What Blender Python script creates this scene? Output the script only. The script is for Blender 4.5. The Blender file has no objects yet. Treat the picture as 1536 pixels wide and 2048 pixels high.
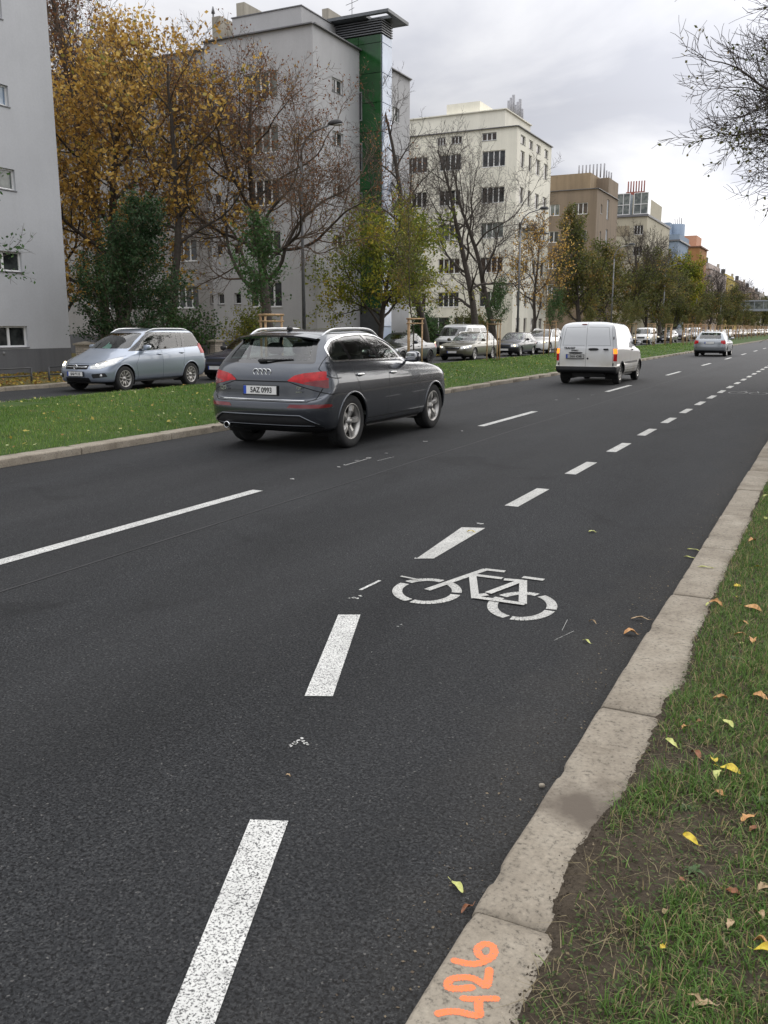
import bpy, bmesh, math, random
import numpy as np
from mathutils import Vector, Matrix
from mathutils.bvhtree import BVHTree
R_ = math.radians
PI = math.pi
scene = bpy.context.scene
COL = scene.collection

# ------------------------------------------------------------------ camera
cam_d = bpy.data.cameras.new('camera')
cam = bpy.data.objects.new('camera', cam_d)
COL.objects.link(cam)
cam.location = (0, 0, 1.62)
cam.rotation_euler = (R_(90 - 11.714), 0, R_(26.6455))
cam_d.sensor_fit = 'HORIZONTAL'
cam_d.sensor_width = 36
cam_d.lens = 36 * 1770 / 1536
cam_d.clip_start = 0.05
cam_d.clip_end = 6000
scene.camera = cam

# ------------------------------------------------------------------ sky, sun, exposure
SUN_EL, SUN_AZ = 27, 26            # azimuth measured from +Y (the road), positive towards +X
scene.view_settings.view_transform = 'Standard'
scene.view_settings.look = 'None'
scene.view_settings.exposure = 0.12
scene.view_settings.gamma = 1
world = bpy.data.worlds.new('World')
scene.world = world
world.use_nodes = True
nt = world.node_tree
nt.nodes.clear()
def wn(t, **k):
    n = nt.nodes.new(t)
    for a, b in k.items(): setattr(n, a, b)
    return n
sky = wn('ShaderNodeTexSky', sky_type='NISHITA', sun_disc=False, sun_elevation=R_(SUN_EL), sun_rotation=R_(SUN_AZ))
geo = wn('ShaderNodeTexCoord')
sep = wn('ShaderNodeSeparateXYZ'); nt.links.new(geo.outputs['Generated'], sep.inputs[0])
def wm(op, a, b=None, c=None, clamp=False):
    n = wn('ShaderNodeMath', operation=op, use_clamp=clamp)
    for i, v in enumerate((a, b, c)):
        if v is None: continue
        if isinstance(v, (int, float)): n.inputs[i].default_value = v
        else: nt.links.new(v, n.inputs[i])
    return n.outputs[0]
zc = wm('ADD', wm('MAXIMUM', sep.outputs[2], 0.0), 0.22)
cmb = wn('ShaderNodeCombineXYZ')
nt.links.new(wm('DIVIDE', sep.outputs[0], zc), cmb.inputs[0])
nt.links.new(wm('DIVIDE', sep.outputs[1], zc), cmb.inputs[1])
cmb.inputs[2].default_value = 3.1
n1 = wn('ShaderNodeTexNoise'); n1.inputs['Scale'].default_value = 1.05; n1.inputs['Detail'].default_value = 7; n1.inputs['Roughness'].default_value = 0.5
n1.inputs['Distortion'].default_value = 0.4
nt.links.new(cmb.outputs[0], n1.inputs['Vector'])
# brightness of the deck towards the hidden sun
sd = Vector((math.sin(R_(3)), math.cos(R_(3)), 0)) * math.cos(R_(3)) + Vector((0, 0, math.sin(R_(3))))
dot = wn('ShaderNodeVectorMath', operation='DOT_PRODUCT'); nt.links.new(geo.outputs['Generated'], dot.inputs[0]); dot.inputs[1].default_value = sd
glow = wm('POWER', wm('MAXIMUM', dot.outputs['Value'], 0.0), 22.0)
lowz = wm('SUBTRACT', 1.0, wm('MULTIPLY', wm('MAXIMUM', sep.outputs[2], 0.0), 1.0), clamp=True)
cr = wn('ShaderNodeValToRGB'); nt.links.new(n1.outputs['Fac'], cr.inputs[0])
cr.color_ramp.elements[0].position = 0.40; cr.color_ramp.elements[0].color = (0.575, 0.585, 0.64, 1)
cr.color_ramp.elements[1].position = 0.60; cr.color_ramp.elements[1].color = (0.92, 0.915, 0.925, 1)
zen = wm('POWER', wm('MAXIMUM', wm('SUBTRACT', sep.outputs[2], 0.22), 0.0), 0.8)
bright = wm('ADD', wm('ADD', 0.84, wm('MULTIPLY', zen, 1.9)), wm('MULTIPLY', glow, 0.85))
sc_ = wn('ShaderNodeVectorMath', operation='SCALE'); nt.links.new(cr.outputs[0], sc_.inputs[0]); nt.links.new(bright, sc_.inputs['Scale'])
up = wn('ShaderNodeVectorMath', operation='SCALE'); nt.links.new(sc_.outputs[0], up.inputs[0]); up.inputs['Scale'].default_value = 10.0
mx = wn('ShaderNodeMixRGB'); mx.inputs[0].default_value = 0.96
nt.links.new(sky.outputs[0], mx.inputs[1]); nt.links.new(up.outputs[0], mx.inputs[2])
bg = wn('ShaderNodeBackground'); bg.inputs['Strength'].default_value = 0.1
nt.links.new(mx.outputs[0], bg.inputs['Color'])
wo = wn('ShaderNodeOutputWorld'); nt.links.new(bg.outputs[0], wo.inputs['Surface'])

sun_d = bpy.data.lights.new('sun', 'SUN'); sun_d.energy = 1.3; sun_d.angle = R_(60); sun_d.color = (1, 0.95, 0.88)
sun = bpy.data.objects.new('sun', sun_d); COL.objects.link(sun)
sun.rotation_euler = Vector((math.sin(R_(SUN_AZ)) * math.cos(R_(SUN_EL)), math.cos(R_(SUN_AZ)) * math.cos(R_(SUN_EL)), math.sin(R_(SUN_EL)))).to_track_quat('Z', 'Y').to_euler()
sun.location = (0, 0, 60)

# ------------------------------------------------------------------ materials
MATS = {}
def node_mat(name):
    m = bpy.data.materials.new(name); m.use_nodes = True
    t = m.node_tree; t.nodes.clear()
    out = t.nodes.new('ShaderNodeOutputMaterial'); b = t.nodes.new('ShaderNodeBsdfPrincipled')
    t.links.new(b.outputs[0], out.inputs[0])
    return m, t, b, out
def NN(t, typ, **k):
    n = t.nodes.new(typ)
    for a, b in k.items():
        if a in n.inputs: n.inputs[a].default_value = b
        else: setattr(n, a, b)
    return n
def noise(t, scale, detail=4, rough=0.6, vec=None, dist=0.0):
    n = NN(t, 'ShaderNodeTexNoise'); n.inputs['Scale'].default_value = scale
    n.inputs['Detail'].default_value = detail; n.inputs['Roughness'].default_value = rough; n.inputs['Distortion'].default_value = dist
    if vec is not None: t.links.new(vec, n.inputs['Vector'])
    return n.outputs['Fac']
def ramp(t, fac, stops):
    r = NN(t, 'ShaderNodeValToRGB'); t.links.new(fac, r.inputs[0])
    e = r.color_ramp.elements
    while len(e) < len(stops): e.new(0.5)
    for i, (p, c) in enumerate(stops):
        e[i].position = p; e[i].color = (*c, 1) if len(c) == 3 else (c[0], c[0], c[0], 1)
    return r.outputs[0]
def mixc(t, fac, a, b, typ='MIX'):
    n = NN(t, 'ShaderNodeMixRGB', blend_type=typ)
    for i, v in ((0, fac), (1, a), (2, b)):
        if isinstance(v, (int, float)): n.inputs[i].default_value = v
        elif isinstance(v, (tuple, list)): n.inputs[i].default_value = (*v, 1)[:4]
        else: t.links.new(v, n.inputs[i])
    return n.outputs[0]
def mth(t, op, a, b=0.0, clamp=False):
    n = NN(t, 'ShaderNodeMath', operation=op, use_clamp=clamp)
    for i, v in enumerate((a, b)):
        if isinstance(v, (int, float)): n.inputs[i].default_value = v
        else: t.links.new(v, n.inputs[i])
    return n.outputs[0]
def bump(t, b, h, strength=0.3, dist=0.01):
    n = NN(t, 'ShaderNodeBump'); n.inputs['Strength'].default_value = strength; n.inputs['Distance'].default_value = dist
    t.links.new(h, n.inputs['Height']); t.links.new(n.outputs[0], b.inputs['Normal'])
def objco(t): return NN(t, 'ShaderNodeTexCoord').outputs['Object']
def wpos(t): return NN(t, 'ShaderNodeNewGeometry').outputs['Position']

def simple(name, col, rough=0.6, metal=0.0, var=0.15, scale=6.0, coat=0.0, spec=0.5, emit=None, es=1.0, bmp=0.0):
    if name in MATS: return MATS[name]
    m, t, b, _ = node_mat(name)
    n = noise(t, scale, 5, 0.6, objco(t))
    c = ramp(t, n, [(0.3, tuple(x * (1 - var) for x in col)), (0.7, tuple(min(1, x * (1 + var)) for x in col))])
    t.links.new(c, b.inputs['Base Color'])
    b.inputs['Roughness'].default_value = rough; b.inputs['Metallic'].default_value = metal
    b.inputs['Coat Weight'].default_value = coat; b.inputs['Coat Roughness'].default_value = 0.04
    b.inputs['Specular IOR Level'].default_value = spec
    if emit: b.inputs['Emission Color'].default_value = (*emit, 1); b.inputs['Emission Strength'].default_value = es
    if bmp: bump(t, b, n, bmp, 0.02)
    MATS[name] = m
    return m
def paint(name, col, metal=0.35, rough=0.35, dirt=0.0, dirtcol=(0.33, 0.29, 0.2)):
    if name in MATS: return MATS[name]
    m, t, b, out = node_mat(name)
    co = objco(t)
    c = mixc(t, 0.0, col, col)
    if dirt:
        sp = NN(t, 'ShaderNodeSeparateXYZ'); t.links.new(co, sp.inputs[0])
        hh = mth(t, 'SUBTRACT', 1.15, sp.outputs[2], True)
        ns = noise(t, 2.5, 5, 0.6, co)
        f = mth(t, 'MULTIPLY', mth(t, 'MULTIPLY', hh, ns), dirt, True)
        c = mixc(t, f, col, dirtcol)
    bk = NN(t, 'ShaderNodeNewGeometry').outputs['Backfacing']
    c = mixc(t, bk, c, (0.01, 0.01, 0.01))
    t.links.new(c, b.inputs['Base Color'])
    b.inputs['Metallic'].default_value = metal; b.inputs['Roughness'].default_value = rough
    b.inputs['Coat Weight'].default_value = 1.0; b.inputs['Coat Roughness'].default_value = 0.03
    MATS[name] = m
    return m
def glass(name, tint=(0.55, 0.62, 0.58), dens=0.6, rough=0.0, refl=1.0):
    if name in MATS: return MATS[name]
    m = bpy.data.materials.new(name); m.use_nodes = True
    t = m.node_tree; t.nodes.clear()
    out = NN(t, 'ShaderNodeOutputMaterial')
    tr = NN(t, 'ShaderNodeBsdfTransparent'); tr.inputs[0].default_value = (*[x * (1 - dens) for x in tint], 1)
    gl = NN(t, 'ShaderNodeBsdfGlossy'); gl.inputs['Roughness'].default_value = rough; gl.inputs[0].default_value = (refl, refl, refl, 1)
    fr = NN(t, 'ShaderNodeFresnel'); bf = NN(t, 'ShaderNodeNewGeometry').outputs['Backfacing']
    t.links.new(mth(t, 'SUBTRACT', 1.85, mth(t, 'MULTIPLY', bf, 1.31)), fr.inputs['IOR'])
    wv = noise(t, 3.0, 2, 0.5, objco(t))
    bp = NN(t, 'ShaderNodeBump'); bp.inputs['Strength'].default_value = 0.015; bp.inputs['Distance'].default_value = 0.02
    t.links.new(wv, bp.inputs['Height']); t.links.new(bp.outputs[0], gl.inputs['Normal'])
    ms = NN(t, 'ShaderNodeMixShader'); t.links.new(fr.outputs[0], ms.inputs[0])
    t.links.new(tr.outputs[0], ms.inputs[1]); t.links.new(gl.outputs[0], ms.inputs[2])
    t.links.new(ms.outputs[0], out.inputs[0])
    MATS[name] = m
    return m

# ------------------------------------------------------------------ object helpers
def tag(o, label=None, cat=None, group=None, kind=None):
    if label: o['label'] = label
    if cat: o['category'] = cat
    if group: o['group'] = group
    if kind: o['kind'] = kind
    return o
def empty(name, loc=(0, 0, 0), rz=0.0, label=None, cat=None, group=None, parent=None):
    o = bpy.data.objects.new(name, None); COL.objects.link(o)
    o.location = loc; o.rotation_euler = (0, 0, rz); o.empty_display_size = 0.2
    if parent: o.parent = parent
    return tag(o, label, cat, group)
def link(name, me, parent=None, loc=None, rot=None, scale=None):
    o = bpy.data.objects.new(name, me); COL.objects.link(o)
    if parent: o.parent = parent
    if loc is not None: o.location = loc
    if rot is not None: o.rotation_euler = rot
    if scale is not None: o.scale = scale
    return o
def copy_tree(o, parent=None):
    c = o.copy(); COL.objects.link(c); c.parent = parent
    for ch in o.children: copy_tree(ch, c)
    return c

class MB:
    """collects geometry for one mesh"""
    def __init__(s): s.v = []; s.f = []; s.m = []; s.n = 0; s.sm = []
    def add(s, v, f, mi=0, smooth=False):
        s.v.extend([tuple(map(float, p)) for p in v]); b = s.n
        s.f.extend([tuple(i + b for i in q) for q in f]); s.m.extend([mi] * len(f)); s.sm.extend([smooth] * len(f)); s.n += len(v)
    def box(s, c, d, mi=0, rz=0.0, M=None):
        x, y, z = d[0] / 2, d[1] / 2, d[2] / 2
        v = [Vector((a * x, b * y, e * z)) for e in (-1, 1) for a, b in ((-1, -1), (1, -1), (1, 1), (-1, 1))]
        if rz: v = [Matrix.Rotation(rz, 3, 'Z') @ p for p in v]
        v = [p + Vector(c) for p in v]
        if M: v = [M @ p for p in v]
        s.add(v, [(3, 2, 1, 0), (4, 5, 6, 7), (0, 1, 5, 4), (1, 2, 6, 5), (2, 3, 7, 6), (3, 0, 4, 7)], mi)
    def quad(s, a, b, c, d, mi=0): s.add([a, b, c, d], [(0, 1, 2, 3)], mi)
    def rbox(s, c, d, e=4.0, n=10, mi=0, M=None, taper=None):
        """superellipsoid: a box with soft edges"""
        v = []; f = []
        def sg(x, p): return math.copysign(abs(x) ** p, x)
        p = 2.0 / e
        for i in range(n + 1):
            ph = -PI / 2 + PI * i / n
            for j in range(2 * n):
                th = 2 * PI * (j + .5) / (2 * n)
                q = Vector((sg(math.cos(ph), p) * sg(math.cos(th), p) * d[0] / 2, sg(math.cos(ph), p) * sg(math.sin(th), p) * d[1] / 2, sg(math.sin(ph), p) * d[2] / 2))
                if taper:
                    k = 1 - taper * (q.z / d[2] + .5); q.x *= k; q.y *= k
                q += Vector(c)
                v.append(M @ q if M else q)
        for i in range(n):
            for j in range(2 * n):
                k = (j + 1) % (2 * n)
                f.append((i * 2 * n + j, i * 2 * n + k, (i + 1) * 2 * n + k, (i + 1) * 2 * n + j))
        s.add(v, f, mi, True)
    def tube(s, pts, rad, n=8, mi=0, cap=True, smooth=True):
        pts = [Vector(p) for p in pts]
        if isinstance(rad, (int, float)): rad = [rad] * len(pts)
        v = []; f = []; up = None
        for i, p in enumerate(pts):
            d = (pts[min(i + 1, len(pts) - 1)] - pts[max(i - 1, 0)]).normalized()
            if up is None: up = Vector((0, 0, 1)) if abs(d.z) < .9 else Vector((1, 0, 0))
            a = d.cross(up).normalized(); b = a.cross(d).normalized(); up = b
            for k in range(n):
                t = 2 * PI * k / n
                v.append(p + (a * math.cos(t) + b * math.sin(t)) * rad[i])
        for i in range(len(pts) - 1):
            for k in range(n):
                q = (k + 1) % n
                f.append((i * n + k, i * n + q, (i + 1) * n + q, (i + 1) * n + k))
        if cap: f.append(tuple(range(n))); f.append(tuple((len(pts) - 1) * n + k for k in reversed(range(n))))
        s.add(v, f, mi, smooth)
    def lathe(s, prof, n=32, axis='Y', c=(0, 0, 0), mi=0, smooth=True, close=False):
        v = []; f = []
        for (r, h) in prof:
            for k in range(n):
                t = 2 * PI * k / n
                if axis == 'Y': v.append((c[0] + r * math.cos(t), c[1] + h, c[2] + r * math.sin(t)))
                elif axis == 'X': v.append((c[0] + h, c[1] + r * math.cos(t), c[2] + r * math.sin(t)))
                else: v.append((c[0] + r * math.cos(t), c[1] + r * math.sin(t), c[2] + h))
        m = len(prof)
        for i in range(m - 1 + (1 if close else 0)):
            for k in range(n):
                q = (k + 1) % n; j = (i + 1) % m
                f.append((i * n + k, i * n + q, j * n + q, j * n + k))
        s.add(v, f, mi, smooth)
    def poly_prism(s, pts, z0, z1, mi=0):
        n = len(pts)
        v = [(p[0], p[1], z0) for p in pts] + [(p[0], p[1], z1) for p in pts]
        f = [tuple(reversed(range(n))), tuple(range(n, 2 * n))] + [(i, (i + 1) % n, n + (i + 1) % n, n + i) for i in range(n)]
        s.add(v, f, mi)
    def mesh(s, name, mats, recalc=False):
        me = bpy.data.meshes.new(name); me.from_pydata(s.v, [], s.f)
        for m in (mats if isinstance(mats, (list, tuple)) else [mats]): me.materials.append(m)
        if s.f:
            me.polygons.foreach_set('material_index', s.m); me.polygons.foreach_set('use_smooth', s.sm)
        if recalc:
            b = bmesh.new(); b.from_mesh(me); bmesh.ops.recalc_face_normals(b, faces=b.faces); b.to_mesh(me); b.free()
        me.update()
        return me
    def build(s, name, mats, parent=None, **k):
        return link(name, s.mesh(name, mats, k.pop('recalc', True)), parent, **k)

def np_mesh(name, V, F, mats, attr=None, smooth=False, uvn=None):
    """fast mesh from numpy arrays, F is (n,3) or (n,4)"""
    me = bpy.data.meshes.new(name)
    k = F.shape[1]
    me.vertices.add(len(V)); me.vertices.foreach_set('co', np.ascontiguousarray(V, np.float32).ravel())
    me.loops.add(F.size); me.loops.foreach_set('vertex_index', np.ascontiguousarray(F, np.int32).ravel())
    me.polygons.add(len(F)); me.polygons.foreach_set('loop_start', np.arange(0, F.size, k, dtype=np.int32))
    if smooth: me.polygons.foreach_set('use_smooth', np.ones(len(F), bool))
    if attr is not None:
        a = me.attributes.new('rnd', 'FLOAT', 'FACE'); a.data.foreach_set('value', np.ascontiguousarray(attr, np.float32))
    for m in (mats if isinstance(mats, (list, tuple)) else [mats]): me.materials.append(m)
    me.update(calc_edges=True)
    return me

def text_mesh(txt, size, ext, mat, parent, M, name='lettering', bold=0.0, sx=1.0):
    cu = bpy.data.curves.new('t', 'FONT'); cu.body = txt; cu.size = size; cu.extrude = ext; cu.align_x = 'CENTER'; cu.align_y = 'CENTER'
    cu.offset = bold; cu.resolution_u = 3
    o = bpy.data.objects.new('t', cu); COL.objects.link(o)
    dg = bpy.context.evaluated_depsgraph_get()
    me = bpy.data.meshes.new_from_object(o.evaluated_get(dg))
    bpy.data.objects.remove(o); bpy.data.curves.remove(cu)
    me.transform(M @ Matrix.Diagonal((sx, 1, 1, 1)))
    me.materials.clear(); me.materials.append(mat); me.name = name
    return link(name, me, parent)
# ------------------------------------------------------------------ vehicles
BLACK = simple('black_plastic', (0.018, 0.018, 0.019), 0.55, var=0.2)
GAP = simple('panel_gap', (0.006, 0.006, 0.006), 0.9)
RUBBER = simple('tyre_rubber', (0.022, 0.022, 0.022), 0.85, var=0.3, scale=20, bmp=0.2)
DARKIN = simple('cabin_trim', (0.03, 0.03, 0.032), 0.8)
SEATM = simple('seat_cloth', (0.10, 0.105, 0.10), 0.9)
CHROME = simple('chrome_trim', (0.75, 0.76, 0.77), 0.18, 1.0, var=0.05)
ALLOY = simple('alloy_rim', (0.42, 0.41, 0.39), 0.38, 0.8, var=0.2)
ALU = simple('brushed_rail', (0.62, 0.63, 0.64), 0.3, 0.9, var=0.05)
RED = simple('red_lens', (0.36, 0.006, 0.010), 0.22, coat=.6, var=0.45, scale=13, emit=(1, .01, .01), es=0.05, spec=.2)
REDD = simple('dark_red_lens', (0.16, 0.006, 0.01), 0.15, coat=1.0)
WLENS = simple('clear_lens', (0.55, 0.56, 0.55), 0.12, 0.5, coat=1.0, var=0.3, scale=14)
LAMPON = simple('lit_lamp', (1, .9, .7), 0.3, emit=(1.0, 0.80, 0.42), es=2.6)
LAMPW = simple('lit_white_lamp', (1, 1, 1), 0.3, emit=(1.0, 0.93, 0.80), es=3.0)
AMBER = simple('lit_amber_lens', (0.7, .16, .02), 0.3, emit=(1.0, 0.27, 0.02), es=1.5, var=.5, scale=9)
PLATE = simple('plate_white', (0.72, 0.72, 0.70), 0.45, var=0.06)
PLDARK = simple('plate_lettering', (0.02, 0.02, 0.02), 0.6)
PLBLUE = simple('plate_blue_band', (0.02, 0.07, 0.42), 0.5)
PLGREY = simple('plate_dusty', (0.42, 0.42, 0.40), 0.5)
GL_SIDE = glass('car_glass', (0.60, 0.68, 0.65), 0.32)
GL_BACK = glass('tinted_rear_glass', (0.75, 0.85, 0.80), 0.10)
GRILLE = simple('grille_mesh', (0.01, 0.01, 0.01), 0.5)

def pchip(x, y, xi):
    n = len(x); h = np.diff(x); d = np.diff(y) / h
    m = np.zeros(n)
    for i in range(1, n - 1):
        if d[i - 1] * d[i] > 0:
            w1 = 2 * h[i] + h[i - 1]; w2 = h[i] + 2 * h[i - 1]
            m[i] = (w1 + w2) / (w1 / d[i - 1] + w2 / d[i])
    m[0] = d[0]; m[-1] = d[-1]
    k = np.clip(np.searchsorted(x, xi) - 1, 0, n - 2)
    t = (xi - x[k]) / h[k]
    return (y[k] * (2 * t**3 - 3 * t**2 + 1) + h[k] * m[k] * (t**3 - 2 * t**2 + t) + y[k + 1] * (-2 * t**3 + 3 * t**2) + h[k] * m[k + 1] * (t**3 - t**2))

def inset(poly, d):
    """shrink a polygon given in either winding"""
    n = len(poly); A = sum(poly[i][0] * poly[(i + 1) % n][1] - poly[(i + 1) % n][0] * poly[i][1] for i in range(n))
    s = 1 if A > 0 else -1; out = []
    for i in range(n):
        p0, p1, p2 = Vector(poly[i - 1]), Vector(poly[i]), Vector(poly[(i + 1) % n])
        e1 = (p1 - p0).normalized(); e2 = (p2 - p1).normalized()
        n1 = Vector((-e1.y, e1.x)) * s; n2 = Vector((-e2.y, e2.x)) * s
        k = (n1 + n2); k = k / max(0.3, k.dot(n1))
        out.append(tuple(p1 + k * d))
    return out
def circ(cx, cz, r, n=28, a0=0, a1=360): return [(cx + r * math.cos(R_(a0 + (a1 - a0) * i / n)), cz + r * math.sin(R_(a0 + (a1 - a0) * i / n))) for i in range(n)]
def roundpoly(poly, r=0.03, k=3):
    out = []; n = len(poly)
    for i in range(n):
        p0, p1, p2 = Vector(poly[i - 1]), Vector(poly[i]), Vector(poly[(i + 1) % n])
        a = p1 + (p0 - p1).normalized() * min(r, (p0 - p1).length * .45); b = p1 + (p2 - p1).normalized() * min(r, (p2 - p1).length * .45)
        for j in range(k + 1):
            t = j / k; out.append(tuple(a * (1 - t)**2 + p1 * 2 * t * (1 - t) + b * t * t))
    return out

class CarBody:
    def __init__(s, rings, nu=1.0, nv=5):
        R = np.array(rings, float); K = len(R)
        xi = np.linspace(0, K - 1, (K - 1) * nv + 1)
        C = [pchip(np.arange(K), R[:, j], xi) for j in range(R.shape[1])]
        na, ns = int(15 * nu), int(26 * nu)
        rowsV = []
        for i in range(len(xi)):
            xr, zr, xf, zf, zsr, zsf, w, dr, nr, df, nf = [c[i] for c in C]
            xs, ys, zs = [], [], []
            th = np.linspace(0, PI / 2, na, endpoint=False)
            X = xr + dr * (1 - np.cos(th) ** (2 / nr)); Y = w * np.sin(th) ** (2 / nr)
            t = np.clip((X - xr) / dr, 0, 1); t = t * t * (3 - 2 * t)
            xs.append(X); ys.append(Y); zs.append(zr + (zsr - zr) * t)
            u = np.linspace(0, 1, ns, endpoint=False)
            xs.append(xr + dr + (xf - df - xr - dr) * u); ys.append(w * (1 + 0.022 * np.sin(PI * u))); zs.append(zsr + (zsf - zsr) * u)
            th = np.linspace(0, PI / 2, na + 1)
            X = xf - df * (1 - np.sin(th) ** (2 / nf)); Y = w * np.cos(th) ** (2 / nf); Y[-1] = 0
            t = np.clip((xf - X) / df, 0, 1); t = t * t * (3 - 2 * t)
            xs.append(X); ys.append(Y); zs.append(zf + (zsf - zf) * t)
            x = np.concatenate(xs); y = np.concatenate(ys); z = np.concatenate(zs)
            x = np.concatenate([x, x[-2:0:-1]]); y = np.concatenate([y, -y[-2:0:-1]]); z = np.concatenate([z, z[-2:0:-1]])
            rowsV.append(np.stack([x, y, z], 1))
        V = np.concatenate(rowsV); m = len(rowsV[0]); n = len(rowsV)
        bm = s.bm = bmesh.new()
        vs = [bm.verts.new(p) for p in V]
        for i in range(n - 1):
            for j in range(m):
                k = (j + 1) % m
                try: bm.faces.new((vs[i * m + k], vs[i * m + j], vs[(i + 1) * m + j], vs[(i + 1) * m + k]))
                except ValueError: pass
        bmesh.ops.remove_doubles(bm, verts=bm.verts, dist=2e-4)
        bmesh.ops.recalc_face_normals(bm, faces=bm.faces)
        # recalc may flip everything: make the roof look up
        top = max(bm.faces, key=lambda f: f.calc_center_median().z)
        if top.normal.z < 0: bmesh.ops.reverse_faces(bm, faces=bm.faces)
        s.L = bm.faces.layers.int.new('part'); s.M = bm.faces.layers.int.new('mt')
        s.reg = {0: ('body', 0.0)}
        s.bvh = BVHTree.FromBMesh(bm)
    def _carve(s, poly, ax, test, pid, mt):
        bm = s.bm; a, b = ax
        lo = [min(p[i] for p in poly) for i in (0, 1)]; hi = [max(p[i] for p in poly) for i in (0, 1)]
        fs = []
        for f in bm.faces:
            c = f.calc_center_median()
            if not test(c): continue
            if max(v.co[a] for v in f.verts) < lo[0] or min(v.co[a] for v in f.verts) > hi[0]: continue
            if max(v.co[b] for v in f.verts) < lo[1] or min(v.co[b] for v in f.verts) > hi[1]: continue
            fs.append(f)
        n = len(poly)
        for i in range(n):
            p, q = poly[i], poly[(i + 1) % n]
            e = (q[0] - p[0], q[1] - p[1])
            if abs(e[0]) + abs(e[1]) < 1e-5: continue
            co = Vector((0, 0, 0)); no = Vector((0, 0, 0)); co[a], co[b] = p; no[a] = e[1]; no[b] = -e[0]; no.normalize()
            # only faces whose box meets this edge (grown a little)
            l0, h0 = min(p[0], q[0]) - .004, max(p[0], q[0]) + .004; l1, h1 = min(p[1], q[1]) - .004, max(p[1], q[1]) + .004
            sub = []; rest = []
            for f in fs:
                va = [v.co[a] for v in f.verts]; vb = [v.co[b] for v in f.verts]
                (rest if (max(va) < l0 or min(va) > h0 or max(vb) < l1 or min(vb) > h1) else sub).append(f)
            if not sub: continue
            es = {x for f in sub for x in f.edges}; vs = {x for f in sub for x in f.verts}
            r = bmesh.ops.bisect_plane(bm, geom=list(sub) + list(es) + list(vs), plane_co=co, plane_no=no, dist=1e-5)
            fs = rest + [g for g in r['geom'] if isinstance(g, bmesh.types.BMFace)]
        P = poly
        for f in fs:
            if not f.is_valid: continue
            c = f.calc_center_median(); x, y = c[a], c[b]; ins = False; j = n - 1
            for i in range(n):
                if (P[i][1] > y) != (P[j][1] > y) and x < (P[j][0] - P[i][0]) * (y - P[i][1]) / (P[j][1] - P[i][1]) + P[i][0]: ins = not ins
                j = i
            if ins:
                if pid is not None: f[s.L] = pid
                f[s.M] = mt
    def side(s, poly, name=None, mt=0, off=0.0, ymin=0.3, both=True):
        for sg in ((1, -1) if both else (1,)):
            pid = None
            if name:
                pid = -1 if name == 'hole' else len(s.reg) + 1
                if pid > 0:
                    while pid in s.reg: pid += 1
                    s.reg[pid] = (name, off)
            s._carve(poly, (0, 2), lambda c: c.y * sg > ymin, pid, mt)
    def end(s, poly, name=None, mt=0, off=0.0, rear=True, xlim=1.0, mirror=False):
        for sg in ((1, -1) if mirror else (1,)):
            pid = None
            if name:
                pid = -1 if name == 'hole' else len(s.reg) + 1
                if pid > 0:
                    while pid in s.reg: pid += 1
                    s.reg[pid] = (name, off)
            s._carve([(p[0] * sg, p[1]) for p in poly], (1, 2), (lambda c: c.x < xlim) if rear else (lambda c: c.x > xlim), pid, mt)
    def top(s, poly, name=None, mt=0, off=0.0, zmin=0.9):
        pid = None
        if name:
            pid = len(s.reg) + 1; s.reg[pid] = (name, off)
        s._carve(poly, (0, 1), lambda c: c.z > zmin, pid, mt)
    def lines(s, pts, fn, wd=0.008, mt=1, **k):
        for i in range(len(pts) - 1):
            p, q = Vector(pts[i]), Vector(pts[i + 1]); d = (q - p).normalized() * wd / 2; nn = Vector((-d.y, d.x))
            fn([tuple(p + nn - d), tuple(q + nn + d), tuple(q - nn + d), tuple(p - nn - d)], mt=mt, **k)
    def hit(s, o, d):
        r = s.bvh.ray_cast(Vector(o), Vector(d)); return r[0], r[1]
    def finish(s, root, matmap):
        bm = s.bm
        bmesh.ops.delete(bm, geom=[f for f in bm.faces if f[s.L] == -1], context='FACES')
        bm.normal_update()
        groups = {}
        for f in bm.faces: groups.setdefault(f[s.L], []).append(f)
        for pid, fs in groups.items():
            name, off = s.reg[pid]
            idx = {}; co = []; no = []; fa = []; mi = []
            for f in fs:
                q = []
                for v in f.verts:
                    if v not in idx: idx[v] = len(co); co.append(v.co + v.normal * off); no.append(v.normal.copy())
                    q.append(idx[v])
                fa.append(q); mi.append(f[s.M])
            me = bpy.data.meshes.new(name); me.from_pydata(co, [], fa)
            mats = matmap.get(name, matmap['body'])
            for m in mats: me.materials.append(m)
            me.polygons.foreach_set('material_index', [min(x, len(mats) - 1) for x in mi])
            me.polygons.foreach_set('use_smooth', [True] * len(fa)); me.update()
            me.normals_split_custom_set_from_vertices(no)
            link(name, me, root)
        bm.free()

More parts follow.
